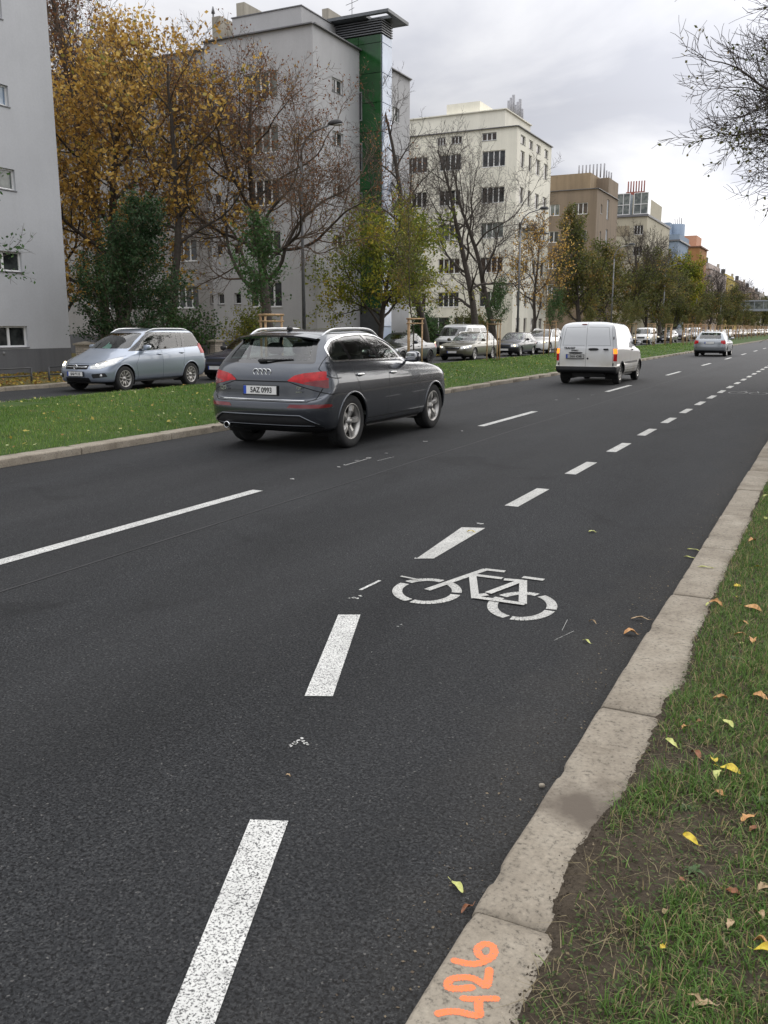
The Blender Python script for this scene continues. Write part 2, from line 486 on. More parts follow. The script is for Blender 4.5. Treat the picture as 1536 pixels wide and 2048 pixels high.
def wheel_meshes(R, W, rim, spokes, style, am=None):
    am = am or ALLOY
    t = MB(); h = W / 2
    t.lathe([(rim, -h * .92), (rim + .02, -h), (R - .035, -h * 1.02), (R - .012, -h * .88), (R, -h * .6), (R, -h * .2), (R - .004, -h * .18), (R - .004, -h * .1), (R, -h * .08), (R, h * .08), (R - .004, h * .1), (R - .004, h * .18), (R, h * .2), (R, h * .6), (R - .012, h * .88), (R - .035, h * 1.02), (rim + .02, h), (rim, h * .92)], 48)
    tyre = t.mesh('tyre', RUBBER, True)
    r = MB()
    r.lathe([(rim + .004, h * .94), (rim - .006, h * .97), (rim - .016, h * .90), (rim - .03, h * .2), (rim - .035, -h * .9)], 48)
    yo = h * .72
    for k in range(spokes):
        a = 2 * PI * k / spokes + .3
        M = Matrix.Rotation(-a, 4, 'Y')
        if style == 'wide': wa, wb, th = .030, .056, .035
        else: wa, wb, th = .022, .017, .03
        r0, r1 = .045, rim - .008
        v = []
        for rr, ww, yy in ((r0, wa, yo - .02), ((r0 + r1) / 2, (wa * .8 + wb * .35), yo + .012), (r1, wb, yo + .012)):
            v += [M @ Vector((rr, yy - th, -ww)), M @ Vector((rr, yy, -ww * .55)), M @ Vector((rr, yy, ww * .55)), M @ Vector((rr, yy - th, ww))]
        f = []
        for i in (0, 1):
            b = i * 4
            f += [(b, b + 4, b + 5, b + 1), (b + 1, b + 5, b + 6, b + 2), (b + 2, b + 6, b + 7, b + 3), (b + 3, b + 7, b + 4, b)]
        r.add(v, f)
    r.lathe([(.0001, yo + .008), (.03, yo + .008), (.034, yo), (.062, yo - .012), (.07, yo - .05)], 20)
    rimm = r.mesh('rim', am, True)
    hb = MB()
    hb.lathe([(.0001, h * .1), (rim * .72, h * .1), (rim * .72, 0), (.0001, 0)], 28)
    hb.lathe([(.0001, -h * .3), (rim - .02, -h * .3), (rim - .02, -h * .5), (.0001, -h * .5)], 28)
    hub = hb.mesh('wheel', simple('brake_disc', (.09, .085, .08), .5, .6), True)
    return hub, tyre, rimm

def add_wheels(root, xs, yw, R, W, rim, spokes=5, style='wide', am=None):
    hub, tyre, rimm = wheel_meshes(R, W, rim, spokes, style, am)
    for i, x in enumerate(xs):
        for sg in (1, -1):
            w = link('wheel', hub, root, (x, sg * yw, R), (0, .4 * i + .3 * sg, 0 if sg > 0 else PI))
            link('tyre', tyre, w); link('rim', rimm, w)
def wells(root, B, xs, R, ra, yw, mat, lip=0.014):
    for x in xs:
        for sg in (1, -1):
            m = MB(); n = 18; v = []; f = []
            for i in range(n + 1):
                a = R_(-25 + 230 * i / n)
                for y in (.50, yw + .06): v.append((x + (ra + .004) * math.cos(a), sg * y, R + (ra + .004) * math.sin(a)))
            for i in range(n): f.append((2 * i, 2 * i + 1, 2 * i + 3, 2 * i + 2))
            m.add(v, f, 0, True)
            m.add([(x + (ra + .004) * math.cos(R_(-25 + 230 * i / n)), sg * .50, R + (ra + .004) * math.sin(R_(-25 + 230 * i / n))) for i in range(n + 1)], [tuple(range(n + 1))])
            m.build('wheel_well', GAP, root)
    if lip:
        for x in xs:
            for sg in (1, -1):
                pts = []
                for i in range(25):
                    a = R_(-18 + 216 * i / 24); px, pz = x + (ra + lip * .4) * math.cos(a), R + (ra + lip * .4) * math.sin(a)
                    h, _ = B.hit((px, sg * 2, pz), (0, -sg, 0))
                    if h is not None and pz > .2: pts.append(h - Vector((0, sg * lip * .45, 0)))
                if len(pts) > 3:
                    q = MB(); q.tube(pts, lip, 8); q.build('arch_flare', mat, root)
def cabin(root, B, x0, x1, zf, w, front, zdash, rows=2):
    m = MB()
    m.box(((x0 + x1) / 2, 0, zf), (x1 - x0, w * 1.7, .05))
    m.rbox((front, 0, zdash - .22), (.5, w * 1.75, .30), 5, 6)
    m.build('cabin_floor', DARKIN, root)
    for r in range(rows):
        x = front - .92 - r * .80
        for y in ((-.37, .37) if r == 0 else (-.42, 0, .42)):
            q = MB(); ww = .46 if r == 0 else .4
            top = min(surf_z(B, x - .2, y) - .13, surf_z(B, x - .26, y * 1.25) - .10, 1.42)
            if top < zf + .45: continue
            q.rbox((x + .12, y, zf + .14), (.5, ww, .22), 4, 6)
            hb = top - .17 if top > .95 else top
            q.rbox((x - .16, y, (zf + .1 + hb) / 2), (.16, ww, hb - zf - .1), 4, 6)
            if top > .95: q.rbox((x - .19, y, top - .08), (.10, .26, .17), 3, 6)
            q.build('seat', SEATM, root)
    q = MB(); pts = [(front - .36 + .07 * math.sin(a), .37 + .18 * math.cos(a), zdash - .10 + .16 * math.sin(a)) for a in np.linspace(0, 2 * PI, 20)]
    q.tube(pts, .014, 6, cap=False); q.build('steering_wheel', DARKIN, root)
def plate(root, x, y, z, rear, txt, mat=None, w=.52, tilt=0.0, size=0.098):
    """number plate facing backwards (rear) or forwards"""
    mat = mat or PLATE
    s = -1 if rear else 1
    base = Matrix.Translation((x, y, z)) @ Matrix.Rotation(tilt, 4, 'Y')
    m = MB(); m.box((0, 0, -.004), (.018, w + .02, .135), 1, M=base); m.box((s * .009, 0, 0), (.008, w, .11), 0, M=base)
    m.box((s * .0115, -s * (w / 2 - .022), 0), (.006, .042, .108), 2, M=base)
    p = m.build('number_plate', [mat, BLACK, PLBLUE], root)
    if txt:
        # letters stand on the plate and read from outside
        Rm = Matrix(((0, 0, s), (s, 0, 0), (0, 1, 0))).to_4x4()
        text_mesh(txt, size, .0012, PLDARK, p, base @ Matrix.Translation((s * .0145, (-.02 if rear else .02), -.003)) @ Rm, 'lettering', 0.0022, .86)
    return p
def mirror_part(root, x, y, z, mat, sz=(.16, .22, .16)):
    for sg in (1, -1):
        m = MB(); m.rbox((x, sg * (y + .11), z), sz, 3.2, 8); m.tube([(x + .03, sg * (y - .04), z - .06), (x, sg * (y + .06), z - .05)], .025, 6)
        o = m.build('wing_mirror', mat, root)
        g = MB(); g.rbox((x - sz[0] * .47, sg * (y + .11), z), (.02, sz[1] * .86, sz[2] * .8), 4, 6)
        g.build('mirror_glass', simple('mirror_glass', (.5, .5, .5), .05, 1.0), o)
def handle(root, B, x, z, mat, sides=(1, -1), w=.2):
    for sg in sides:
        h, _ = B.hit((x, sg * 2, z), (0, -sg, 0))
        if h is None: continue
        m = MB(); m.rbox((0, sg * .018, 0), (w, .03, .034), 3, 6); m.rbox((0, 0, -.02), (w * .8, .012, .05), 3, 6, 1)
        m.build('door_handle', [mat, GAP], root, loc=h)
def rails(root, x0, x1, y, zf, mat, h=.06, r=.016):
    for sg in (1, -1):
        pts = []
        for t in np.linspace(0, 1, 17):
            x = x0 + (x1 - x0) * t; pts.append((x, sg * (y + .03 * math.sin(PI * t)), zf(x) + h * min(1, math.sin(PI * t) * 2.2)))
        m = MB(); m.tube(pts, r, 8); m.build('roof_rail', mat, root)
def surf_z(B, x, y=0.0):
    h, _ = B.hit((x, y, 3), (0, 0, -1)); return h.z if h else 1.5
def lamp_spot(root, B, y, z, r, mat, front=True, name='lamp_bulb'):
    h, _ = B.hit((9 if front else -3, y, z), (-1 if front else 1, 0, 0))
    if h is None: return
    m = MB(); m.lathe([(.0001, .012), (r * .8, .009), (r, -.01)], 16, 'X', h if front else (h.x, h.y, h.z)); m.build(name, mat, root)

def car_q5():
    root = empty('suv')
    T = 14
    rings = [
     (.34, .25, 4.30, .24, .25, .24, .78, .35, 3, .45, 3),
     (.10, .33, 4.52, .29, .31, .29, .885, .42, 3.2, .55, 3),
     (.02, .42, 4.60, .40, .42, .40, .925, .45, 3.2, .62, 2.8),
     (.00, .56, 4.63, .56, .60, .58, .938, .46, 3.2, .66, 2.7),
     (.015, .67, 4.62, .72, .78, .78, .940, .46, 3.2, .68, 2.6),
     (.07, .70, 4.60, .84, .90, .90, .938, .46, 3.3, .70, 2.6),
     (.085, .93, 4.52, .93, 1.00, .99, .925, .46, 3.3, .75, 2.5),
     (.14, 1.10, 4.28, 1.02, 1.10, 1.06, .895, .44, 3.4, .8, 2.4),
     (.19, 1.17, 3.80, 1.10, 1.16, 1.11, .865, .42, 3.5, .8, 2.4),
     (.22, 1.20, 3.36, 1.15, 1.19, 1.14, .850, .40, 3.6, .8, 2.4),
     (.36, 1.35, 2.95, 1.35, 1.37, 1.36, .765, .40, 3.6, .7, 2.5),
     (.53, 1.495, 2.50, 1.525, 1.51, 1.52, .672, .38, 3.6, .6, 2.6),
     (.62, 1.550, 2.28, 1.575, 1.565, 1.575, .600, .36, 3.4, .55, 2.6),
     (.85, 1.600, 2.0, 1.615, 1.605, 1.615, .35, .3, 3, .4, 2.6),
     (1.2, 1.615, 1.9, 1.625, 1.62, 1.625, 0, .2, 3, .2, 2.6)]
    B = CarBody(rings, 1.7, 7)
    ra = .405
    # side windows with bright frame
    win = roundpoly([(.50, 1.185), (.50, 1.36), (.70, 1.475), (1.10, 1.535), (1.62, 1.56), (2.05, 1.535), (2.50, 1.40), (2.86, 1.22), (2.90, 1.165), (1.7, 1.175)], .07, 4)
    B.side(win, 'window_frame', 0, .003)
    g = inset(win, .022)
    def clip(poly, a, b):           # keep part between two slanted lines x = a0 + a1*(z-1.2)
        out = poly
        for (c0, c1, s) in ((a[0], a[1], 1), (b[0], b[1], -1)):
            res = []
            for i in range(len(out)):
                p, q = out[i - 1], out[i]
                fp = s * (p[0] - c0 - c1 * (p[1] - 1.2)); fq = s * (q[0] - c0 - c1 * (q[1] - 1.2))
                if (fp >= 0) != (fq >= 0):
                    t = fp / (fp - fq); res.append((p[0] + (q[0] - p[0]) * t, p[1] + (q[1] - p[1]) * t))
                if fq >= 0: res.append(q)
            out = res
        return out
    B.side(g, 'window_pillar', 0, -.001)
    B.side(clip(g, (-1, 0), (.97, -.22)), 'side_window', 0, -.006)
    B.side(clip(g, (1.05, -.22), (1.80, -.55)), 'side_window', 0, -.006)
    B.side(clip(g, (1.90, -.55), (2.70, -.6)), 'side_window', 0, -.006)
    # rear: window, tailgate, lamps
    B.end(roundpoly([(-.735, 1.165), (.735, 1.165), (.60, 1.505), (-.60, 1.505)], .05), 'window_surround', 0, 0.0, xlim=.75)
    B.end(roundpoly([(-.635, 1.215), (.635, 1.215), (.545, 1.50), (-.545, 1.50)], .04), 'rear_window', 0, -.006, xlim=.75)
    B.lines([(.80, 1.30), (.79, 1.10), (.93, .975)], lambda p, mt: B.end(p, mt=mt, mirror=True, xlim=.6))
    B.lines([(.44, .93), (.935, .775)], lambda p, mt: B.end(p, mt=mt, mirror=True, xlim=.9), .012)
    B.end(roundpoly([(.40, .945), (.50, 1.015), (.62, 1.045), (.88, 1.075), (.95, 1.05), (.95, .90), (.90, .855), (.72, .895), (.50, .935)], .02), 'taillight', 0, .006, mirror=True, xlim=.31)
    B.end(roundpoly([(.62, .925), (.72, .900), (.90, .85), (.95, .90), (.95, .965), (.80, .955)], .015), 'taillight_lower', 0, .007, mirror=True, xlim=.31)
    B.lines([(-.42, .935), (.42, .935)], lambda p, mt: B.end(p, mt=mt, xlim=.5), .016)
    B.lines([(.86, .85), (.80, .72), (.70, .675), (.0, .675)], lambda p, mt: B.end(p, mt=mt, mirror=True, xlim=.9), .010)
    B.end(roundpoly([(.44, .60), (.48, .645), (.935, .65), (.935, .61), (.86, .60)], .01), 'reflector', 0, .004, mirror=True, xlim=.5)
    B.end(roundpoly([(-.86, .33), (-.66, .49), (.66, .49), (.86, .33), (.7, .28), (-.7, .28)], .04), 'diffuser', 0, -.006, xlim=.5)
    B.end([(-.80, .235), (-.86, .345), (.86, .345), (.80, .235)], 'diffuser', 0, 0.002, xlim=.6)
    # front
    B.end(roundpoly([(-.42, .45), (-.38, .92), (.38, .92), (.42, .45)], .05), 'grille', 0, -.01, rear=False, xlim=3.6)
    B.end(roundpoly([(.50, .80), (.50, .90), (.78, .985), (.90, .98), (.90, .86), (.7, .80)], .03), 'headlight', 0, .004, rear=False, xlim=3.6, mirror=True)
    B.end(roundpoly([(.52, .42), (.52, .62), (.80, .60), (.82, .42)], .03), 'intake', 0, -.01, rear=False, xlim=3.6, mirror=True)
    B.end([(-.72, 1.17), (.72, 1.17), (.60, 1.52), (-.60, 1.52)], 'windscreen', 0, -.006, rear=False, xlim=2.3)
    # doors and sills
    B.lines([(1.12, .36), (1.20, .60), (1.10, .86), (.98, 1.02), (.97, 1.185)], lambda p, mt: B.side(p, mt=mt))
    B.lines([(1.97, .36), (2.02, 1.19)], lambda p, mt: B.side(p, mt=mt))
    B.lines([(3.10, .38), (3.12, .80), (3.02, 1.10), (2.9, 1.18)], lambda p, mt: B.side(p, mt=mt))
    B.lines([(1.25, .375), (3.12, .375)], lambda p, mt: B.side(p, mt=mt), .012)
    B.side([(1.2, .2), (3.2, .2), (3.2, .315), (1.2, .315)], 'sill', 0, .002)
    B.lines([(2.9, 0.98), (3.6, .94)], lambda p, mt: None)
    B.top(roundpoly([(.95, -.42), (.95, .42), (2.15, .42), (2.15, -.42)], .08), 'sunroof', 0, .001, 1.4)
    for x in (.93, 3.74): B.side(circ(x, .37, ra), 'hole')
    P = paint('slate_metallic_paint', (0.075, 0.083, 0.097), .8, .22)
    B.finish(root, dict(body=[P, GAP], window_frame=[CHROME], window_pillar=[simple('gloss_black', (.01, .01, .011), .08, coat=1)], side_window=[GL_SIDE], rear_window=[GL_BACK],
        window_surround=[simple('gloss_black', (.01, .01, .011), .08)], taillight=[RED], taillight_lower=[REDD], reflector=[REDD], diffuser=[BLACK], grille=[GRILLE], headlight=[WLENS], intake=[BLACK], windscreen=[GL_SIDE], sill=[BLACK], sunroof=[simple('gloss_black', (.01, .01, .011), .08)]))
    wells(root, B, (.93, 3.74), .36, ra, .82, P, .016)
    add_wheels(root, (.93, 3.74), .80, .365, .235, .245, 5, 'wide')
    m = MB(); m.box((2.3, 0, .33), (3.6, 1.0, .2)); m.box((2.35, 0, .33), (1.75, 1.70, .16)); m.build('underbody', BLACK, root)
    cabin(root, B, .5, 3.2, .5, .42, 3.0, 1.12)
    # spoiler, wiper, trim strip, exhaust
    m = MB(); pts = []
    ys = np.linspace(-.62, .62, 21); v = []; f = []
    for y in ys:
        e = (abs(y) / .62) ** 3
        v += [(.60 + .02 * e, y, 1.565 - .045 * e), (.40 + .10 * e, y, 1.530 - .045 * e), (.405 + .10 * e, y, 1.508 - .045 * e), (.56 + .02 * e, y, 1.500 - .04 * e)]
    for i in range(20):
        b = i * 4; f += [(b, b + 4, b + 5, b + 1), (b + 1, b + 5, b + 6, b + 2), (b + 2, b + 6, b + 7, b + 3)]
    m.add(v, f, 0, False); m.build('spoiler', P, root)
    m = MB(); m.tube([(.18, .02, 1.205), (.215, -.18, 1.215), (.235, -.42, 1.222)], [.02, .012, .006], 6); m.rbox((.19, .04, 1.20), (.05, .14, .05), 3, 6); m.build('rear_wiper', BLACK, root)
    def strip(pts, r, mat, nm):
        q = []
        for (y, z) in pts:
            h, _ = B.hit((-2, y, z), (1, 0, 0))
            if h: q.append(h - Vector((.004, 0, 0)))
        m = MB(); m.tube(q, r, 6); m.build(nm, mat, root)
    strip([(y, .695) for y in np.linspace(-.66, .66, 23)], .009, CHROME, 'chrome_strip')
    strip([(y, .50 - max(0, abs(y) - .62) * .55) for y in np.linspace(-.84, .84, 31)], .011, P, 'bumper_edge')
    strip([(y, .365) for y in np.linspace(-.78, .78, 23)], .008, P, 'bumper_edge')
    for y in (.56,):
        m = MB(); m.lathe([(.036, -.03), (.046, -.035), (.048, 0), (.048, .2)], 20, 'X', (.075, y, .335)); m.lathe([(.042, 0), (.0001, .02)], 20, 'X', (.075, y, .335), 1)
        for i in range(1): m.build('exhaust_pipe', [CHROME, GAP], root, rot=(0, 0, 0))
    plate(root, .062, 0, .82, True, '5AZ 0993', tilt=.03)
    for i, y in enumerate((-.105, -.035, .035, .105)):
        m = MB(); m.tube([(.0, y * .92 + .044 * math.cos(a), 1.055 + .040 * math.sin(a)) for a in np.linspace(0, 2 * PI, 22)], .0075, 6, cap=False)
        h, _ = B.hit((-2, y, 1.055), (1, 0, 0)); o = m.build('badge_ring', CHROME, root); o.location.x = h.x - .006; o.rotation_euler = (0, 0, 0)
    RB = Matrix(((0, 0, -1), (-1, 0, 0), (0, 1, 0))).to_4x4()
    text_mesh('Q5', .075, .003, CHROME, root, Matrix.Translation((.062, .60, .84)) @ RB, 'badge', .001)
    text_mesh('TDI', .045, .003, CHROME, root, Matrix.Translation((.062, -.60, .86)) @ RB, 'badge', .001)
    text_mesh('quattro', .030, .003, CHROME, root, Matrix.Translation((.062, -.60, .81)) @ RB, 'badge', .0005)
    handle(root, B, 1.13, 1.0, CHROME); handle(root, B, 2.14, .99, CHROME)
    mirror_part(root, 2.72, .90, 1.20, P, (.15, .22, .17))
    rails(root, .70, 2.35, .585, lambda x: surf_z(B, x, .60) - .012, ALU, .055, .018)
    m = MB(); m.rbox((.82, 0, 1.62), (.14, .05, .05), 2.5, 6); m.build('antenna', BLACK, root)
    return root
PAINTS = {}
def gen_car(name, rings, F, pm, nu=1.1, nv=5):
    """a vehicle from its body sections and a table of features"""
    root = empty(name)
    B = CarBody(rings, nu, nv)
    L = rings[3][2]
    if 'sband' in F: B.side(F['sband'], 'window_pillar', 0, -.002)
    for k, w in enumerate(F.get('side', [])): B.side(roundpoly(w, .05, 3), F.get('sname', 'side_window'), 0, -.006)
    if 'ws' in F: B.end(roundpoly(F['ws'], .06), 'windscreen', 0, -.006, rear=False, xlim=F['wsx'])
    if 'rw' in F: B.end(roundpoly(F['rw'], .06), 'rear_window', 0, -.006, xlim=F['rwx'])
    for p in F.get('bumper_r', []): B.end(p, 'bumper', 0, .004, xlim=.45)
    for p in F.get('bumper_f', []): B.end(p, 'bumper', 0, .004, rear=False, xlim=L - .45)
    for p in F.get('sidetrim', []): B.side(p, 'side_trim', 0, .003)
    for p in F.get('grille', []): B.end(roundpoly(p, .03), 'grille', 0, -.01, rear=False, xlim=L - .7)
    for p in F.get('intake', []): B.end(roundpoly(p, .03), 'intake', 0, -.008, rear=False, xlim=L - .7, mirror=True)
    for p in F.get('hl', []): B.end(roundpoly(p, .03), 'headlight', 0, .004, rear=False, xlim=L - F.get('hlx', .75), mirror=True)
    for n_, p, x in F.get('tl', []): B.end(roundpoly(p, .012), n_, 0, .004, xlim=x, mirror=True)
    for pts in F.get('slines', []): B.lines(pts, lambda p, mt: B.side(p, mt=mt), F.get('gap', .008))
    for pts in F.get('rlines', []): B.lines(pts, lambda p, mt: B.end(p, mt=mt, xlim=.5), F.get('gap', .008))
    for pts in F.get('flines', []): B.lines(pts, lambda p, mt: B.end(p, mt=mt, rear=False, xlim=L - 1.0), F.get('gap', .008))
    R, ra = F['R'], F['ra']
    for x in F['wx']: B.side(circ(x, R + .01, ra, 24), 'hole')
    mm = dict(body=[pm, GAP], window_pillar=[simple('gloss_black', (.01, .01, .011), .08, coat=1)], side_window=[GL_SIDE], rear_window=[GL_BACK], windscreen=[GL_SIDE], bumper=[F.get('bm', BLACK)], side_trim=[BLACK], grille=[GRILLE], intake=[BLACK],
              headlight=[WLENS], taillight=[RED], indicator=[AMBER], panel=[pm])
    B.finish(root, mm)
    wells(root, B, F['wx'], R, ra, F['yw'] + .02, F.get('flare', pm), F.get('lip', .012))
    add_wheels(root, F['wx'], F['yw'], R, F.get('tw', .20), F.get('rim', R * .62), F.get('spokes', 7), F.get('rs', 'thin'), F.get('rm'))
    m = MB(); m.box((L / 2, 0, .30), (L - 1.0, 1.0, .2)); m.box((L / 2, 0, .31), (F['wx'][1] - F['wx'][0] - 2 * ra - .1, F['yw'] * 2 - .02, .16)); m.build('underbody', BLACK, root)
    if F.get('cab', True): cabin(root, B, F.get('c0', .6), F['cw'] - .1, .42, .38, F['cw'] - .30, F['ws'][0][1] - .02, F.get('rows', 2))
    if F.get('mir'): mirror_part(root, *F['mir'], F.get('mm', pm), (.15, .20, .15))
    for h in F.get('handles', []): handle(root, B, h[0], h[1], F.get('hm', pm))
    if F.get('rails'): rails(root, *F['rails'], lambda x: surf_z(B, x, F['rails'][2]) - .01, ALU, .045, .015)
    for (y, z, r, m_) in F.get('bulbs', []):
        for sg in (1, -1): lamp_spot(root, B, sg * y, z, r, m_)
    if 'fp' in F:
        h, _ = B.hit((9, 0, F['fp'][1]), (-1, 0, 0)); plate(root, (h.x if h else L) + .02, F['fp'][0], F['fp'][1], False, F['fp'][2])
    if 'rp' in F:
        h, _ = B.hit((-3, F['rp'][0], F['rp'][1]), (1, 0, 0)); plate(root, (h.x if h else 0) - .02, F['rp'][0], F['rp'][1], True, F['rp'][2], F.get('rpm'))
    for (z, w, r, mt_) in F.get('bars', []):       # bright bars across the grille
        q = []
        for y in np.linspace(-w, w, 13):
            h, _ = B.hit((9, y, z), (-1, 0, 0))
            if h: q.append(h + Vector((.006, 0, 0)))
        m = MB(); m.tube(q, r, 6); m.build('grille_bar', mt_, root)
    if 'emb' in F:
        z, r = F['emb']; h, _ = B.hit((9, 0, z), (-1, 0, 0))
        m = MB(); m.tube([(h.x + .016, r * math.cos(a), z + r * math.sin(a)) for a in np.linspace(0, 2 * PI, 18)], r * .17, 6, cap=False)
        m.tube([(h.x + .018, -r * .9, z + r * .1), (h.x + .018, r * .15, z + r * .1), (h.x + .018, -r * .15, z - r * .1), (h.x + .018, r * .9, z - r * .1)], r * .12, 5)
        m.build('badge', CHROME, root)
    if F.get('wip'):
        m = MB(); m.tube(F['wip'], [.014, .008, .005], 5); m.build('rear_wiper', BLACK, root)
    root['_'] = 0; del root['_']
    return root, B

def car_mpv():
    r = [(.32, .26, 4.15, .24, .26, .24, .74, .35, 3, .4, 3), (.10, .32, 4.38, .27, .31, .28, .84, .4, 3, .55, 2.8), (.02, .44, 4.45, .38, .46, .40, .875, .42, 3, .65, 2.6),
         (.0, .58, 4.467, .52, .62, .56, .89, .42, 3, .7, 2.5), (.02, .72, 4.44, .65, .80, .72, .895, .42, 3, .78, 2.4), (.05, .90, 4.34, .735, .95, .85, .89, .42, 3.2, .88, 2.3),
         (.10, 1.02, 4.10, .84, 1.04, .94, .87, .40, 3.3, .9, 2.3), (.13, 1.06, 3.86, .95, 1.09, .99, .85, .38, 3.4, .9, 2.3), (.15, 1.09, 3.62, 1.05, 1.11, 1.03, .84, .36, 3.5, .9, 2.4),
         (.28, 1.30, 3.16, 1.31, 1.32, 1.30, .775, .34, 3.5, .8, 2.5), (.42, 1.50, 2.68, 1.51, 1.51, 1.51, .70, .32, 3.5, .65, 2.6), (.52, 1.565, 2.46, 1.575, 1.57, 1.575, .63, .3, 3.2, .6, 2.6),
         (.75, 1.61, 2.1, 1.62, 1.61, 1.62, .35, .3, 3, .4, 2.6), (1.2, 1.62, 1.9, 1.63, 1.62, 1.63, 0, .2, 3, .2, 2.6)]
    F = dict(R=.33, ra=.375, wx=(.90, 3.60), yw=.78, cw=3.4, H=1.6, rim=.215, spokes=10, tw=.21,
             sband=[(.33, 1.13), (.50, 1.44), (.66, 1.51), (2.40, 1.53), (2.66, 1.40), (3.30, 1.03), (2.86, 1.035), (2.06, 1.06)],
             side=[[(.36, 1.15), (.50, 1.40), (.66, 1.48), (1.02, 1.50), (1.10, 1.13)], [(1.22, 1.12), (1.14, 1.505), (1.30, 1.51), (1.38, 1.11)], [(1.42, 1.11), (1.35, 1.515), (1.98, 1.52), (2.06, 1.08)], [(2.19, 1.075), (2.12, 1.515), (2.38, 1.49), (2.66, 1.375), (2.84, 1.27), (2.86, 1.05)], [(2.92, 1.055), (2.92, 1.215), (3.20, 1.045)]],
             ws=[(-.70, 1.10), (.70, 1.10), (.585, 1.50), (-.585, 1.50)], wsx=2.4, rw=[(-.62, 1.13), (.62, 1.13), (.56, 1.47), (-.56, 1.47)], rwx=.6,
             hl=[[(.44, .60), (.42, .68), (.60, .79), (.78, .88), (.87, .88), (.86, .70), (.66, .60)]], hlx=.88,
             grille=[[(-.37, .59), (-.39, .70), (.39, .70), (.37, .59)], [(-.42, .27), (-.40, .38), (.40, .38), (.42, .27)]], intake=[[(.50, .36), (.47, .47), (.76, .50), (.80, .40)]],
             tl=[('taillight', [(.70, .92), (.72, 1.20), (.9, 1.20), (.9, .92)], .5)],
             slines=[[(1.12, .42), (1.25, .65), (1.15, 1.12)], [(2.12, .30), (2.14, 1.08)], [(3.1, .32), (3.18, .70), (2.95, 1.04)], [(1.3, .31), (3.15, .31)]],
             flines=[[(-.42, .725), (0, .735), (.42, .725)], [(.42, .725), (.86, .93)], [(-.42, .725), (-.86, .93)]],
             mir=(2.82, .86, 1.12), handles=[(1.32, .96), (2.24, .94)], rails=(.62, 2.5, .60), fp=(0, .475, '8A8 9110'), bars=[(.648, .35, .020, CHROME)], emb=(.648, .062),
             bulbs=[(.57, .68, .052, LAMPW), (.71, .73, .048, LAMPON)])
    pm = paint('pale_blue_metallic_paint', (0.31, 0.355, 0.43), .6, .30)
    root, B = gen_car('minivan', r, F, pm, 1.5, 6)
    m = MB(); m.add([(3.24, -.24, 1.11), (3.26, .06, 1.09), (3.22, .10, 1.15), (3.14, .02, 1.21), (3.14, -.07, 1.20), (3.06, -.10, 1.27), (3.16, -.2, 1.15)], [(0, 1, 2, 3, 4, 5, 6)], 0)
    m.build('paper_on_dashboard', simple('mint_paper', (.45, .85, .72), .7, var=.05), root)
    for sg in (1, -1):
        h, _ = B.hit((9, sg * .69, .43), (-1, 0, 0)); m = MB(); m.lathe([(.0001, .012), (.035, .01), (.042, -.01)], 16, 'X', h + Vector((.012, 0, 0))); m.build('fog_lamp', WLENS, root)
    return root

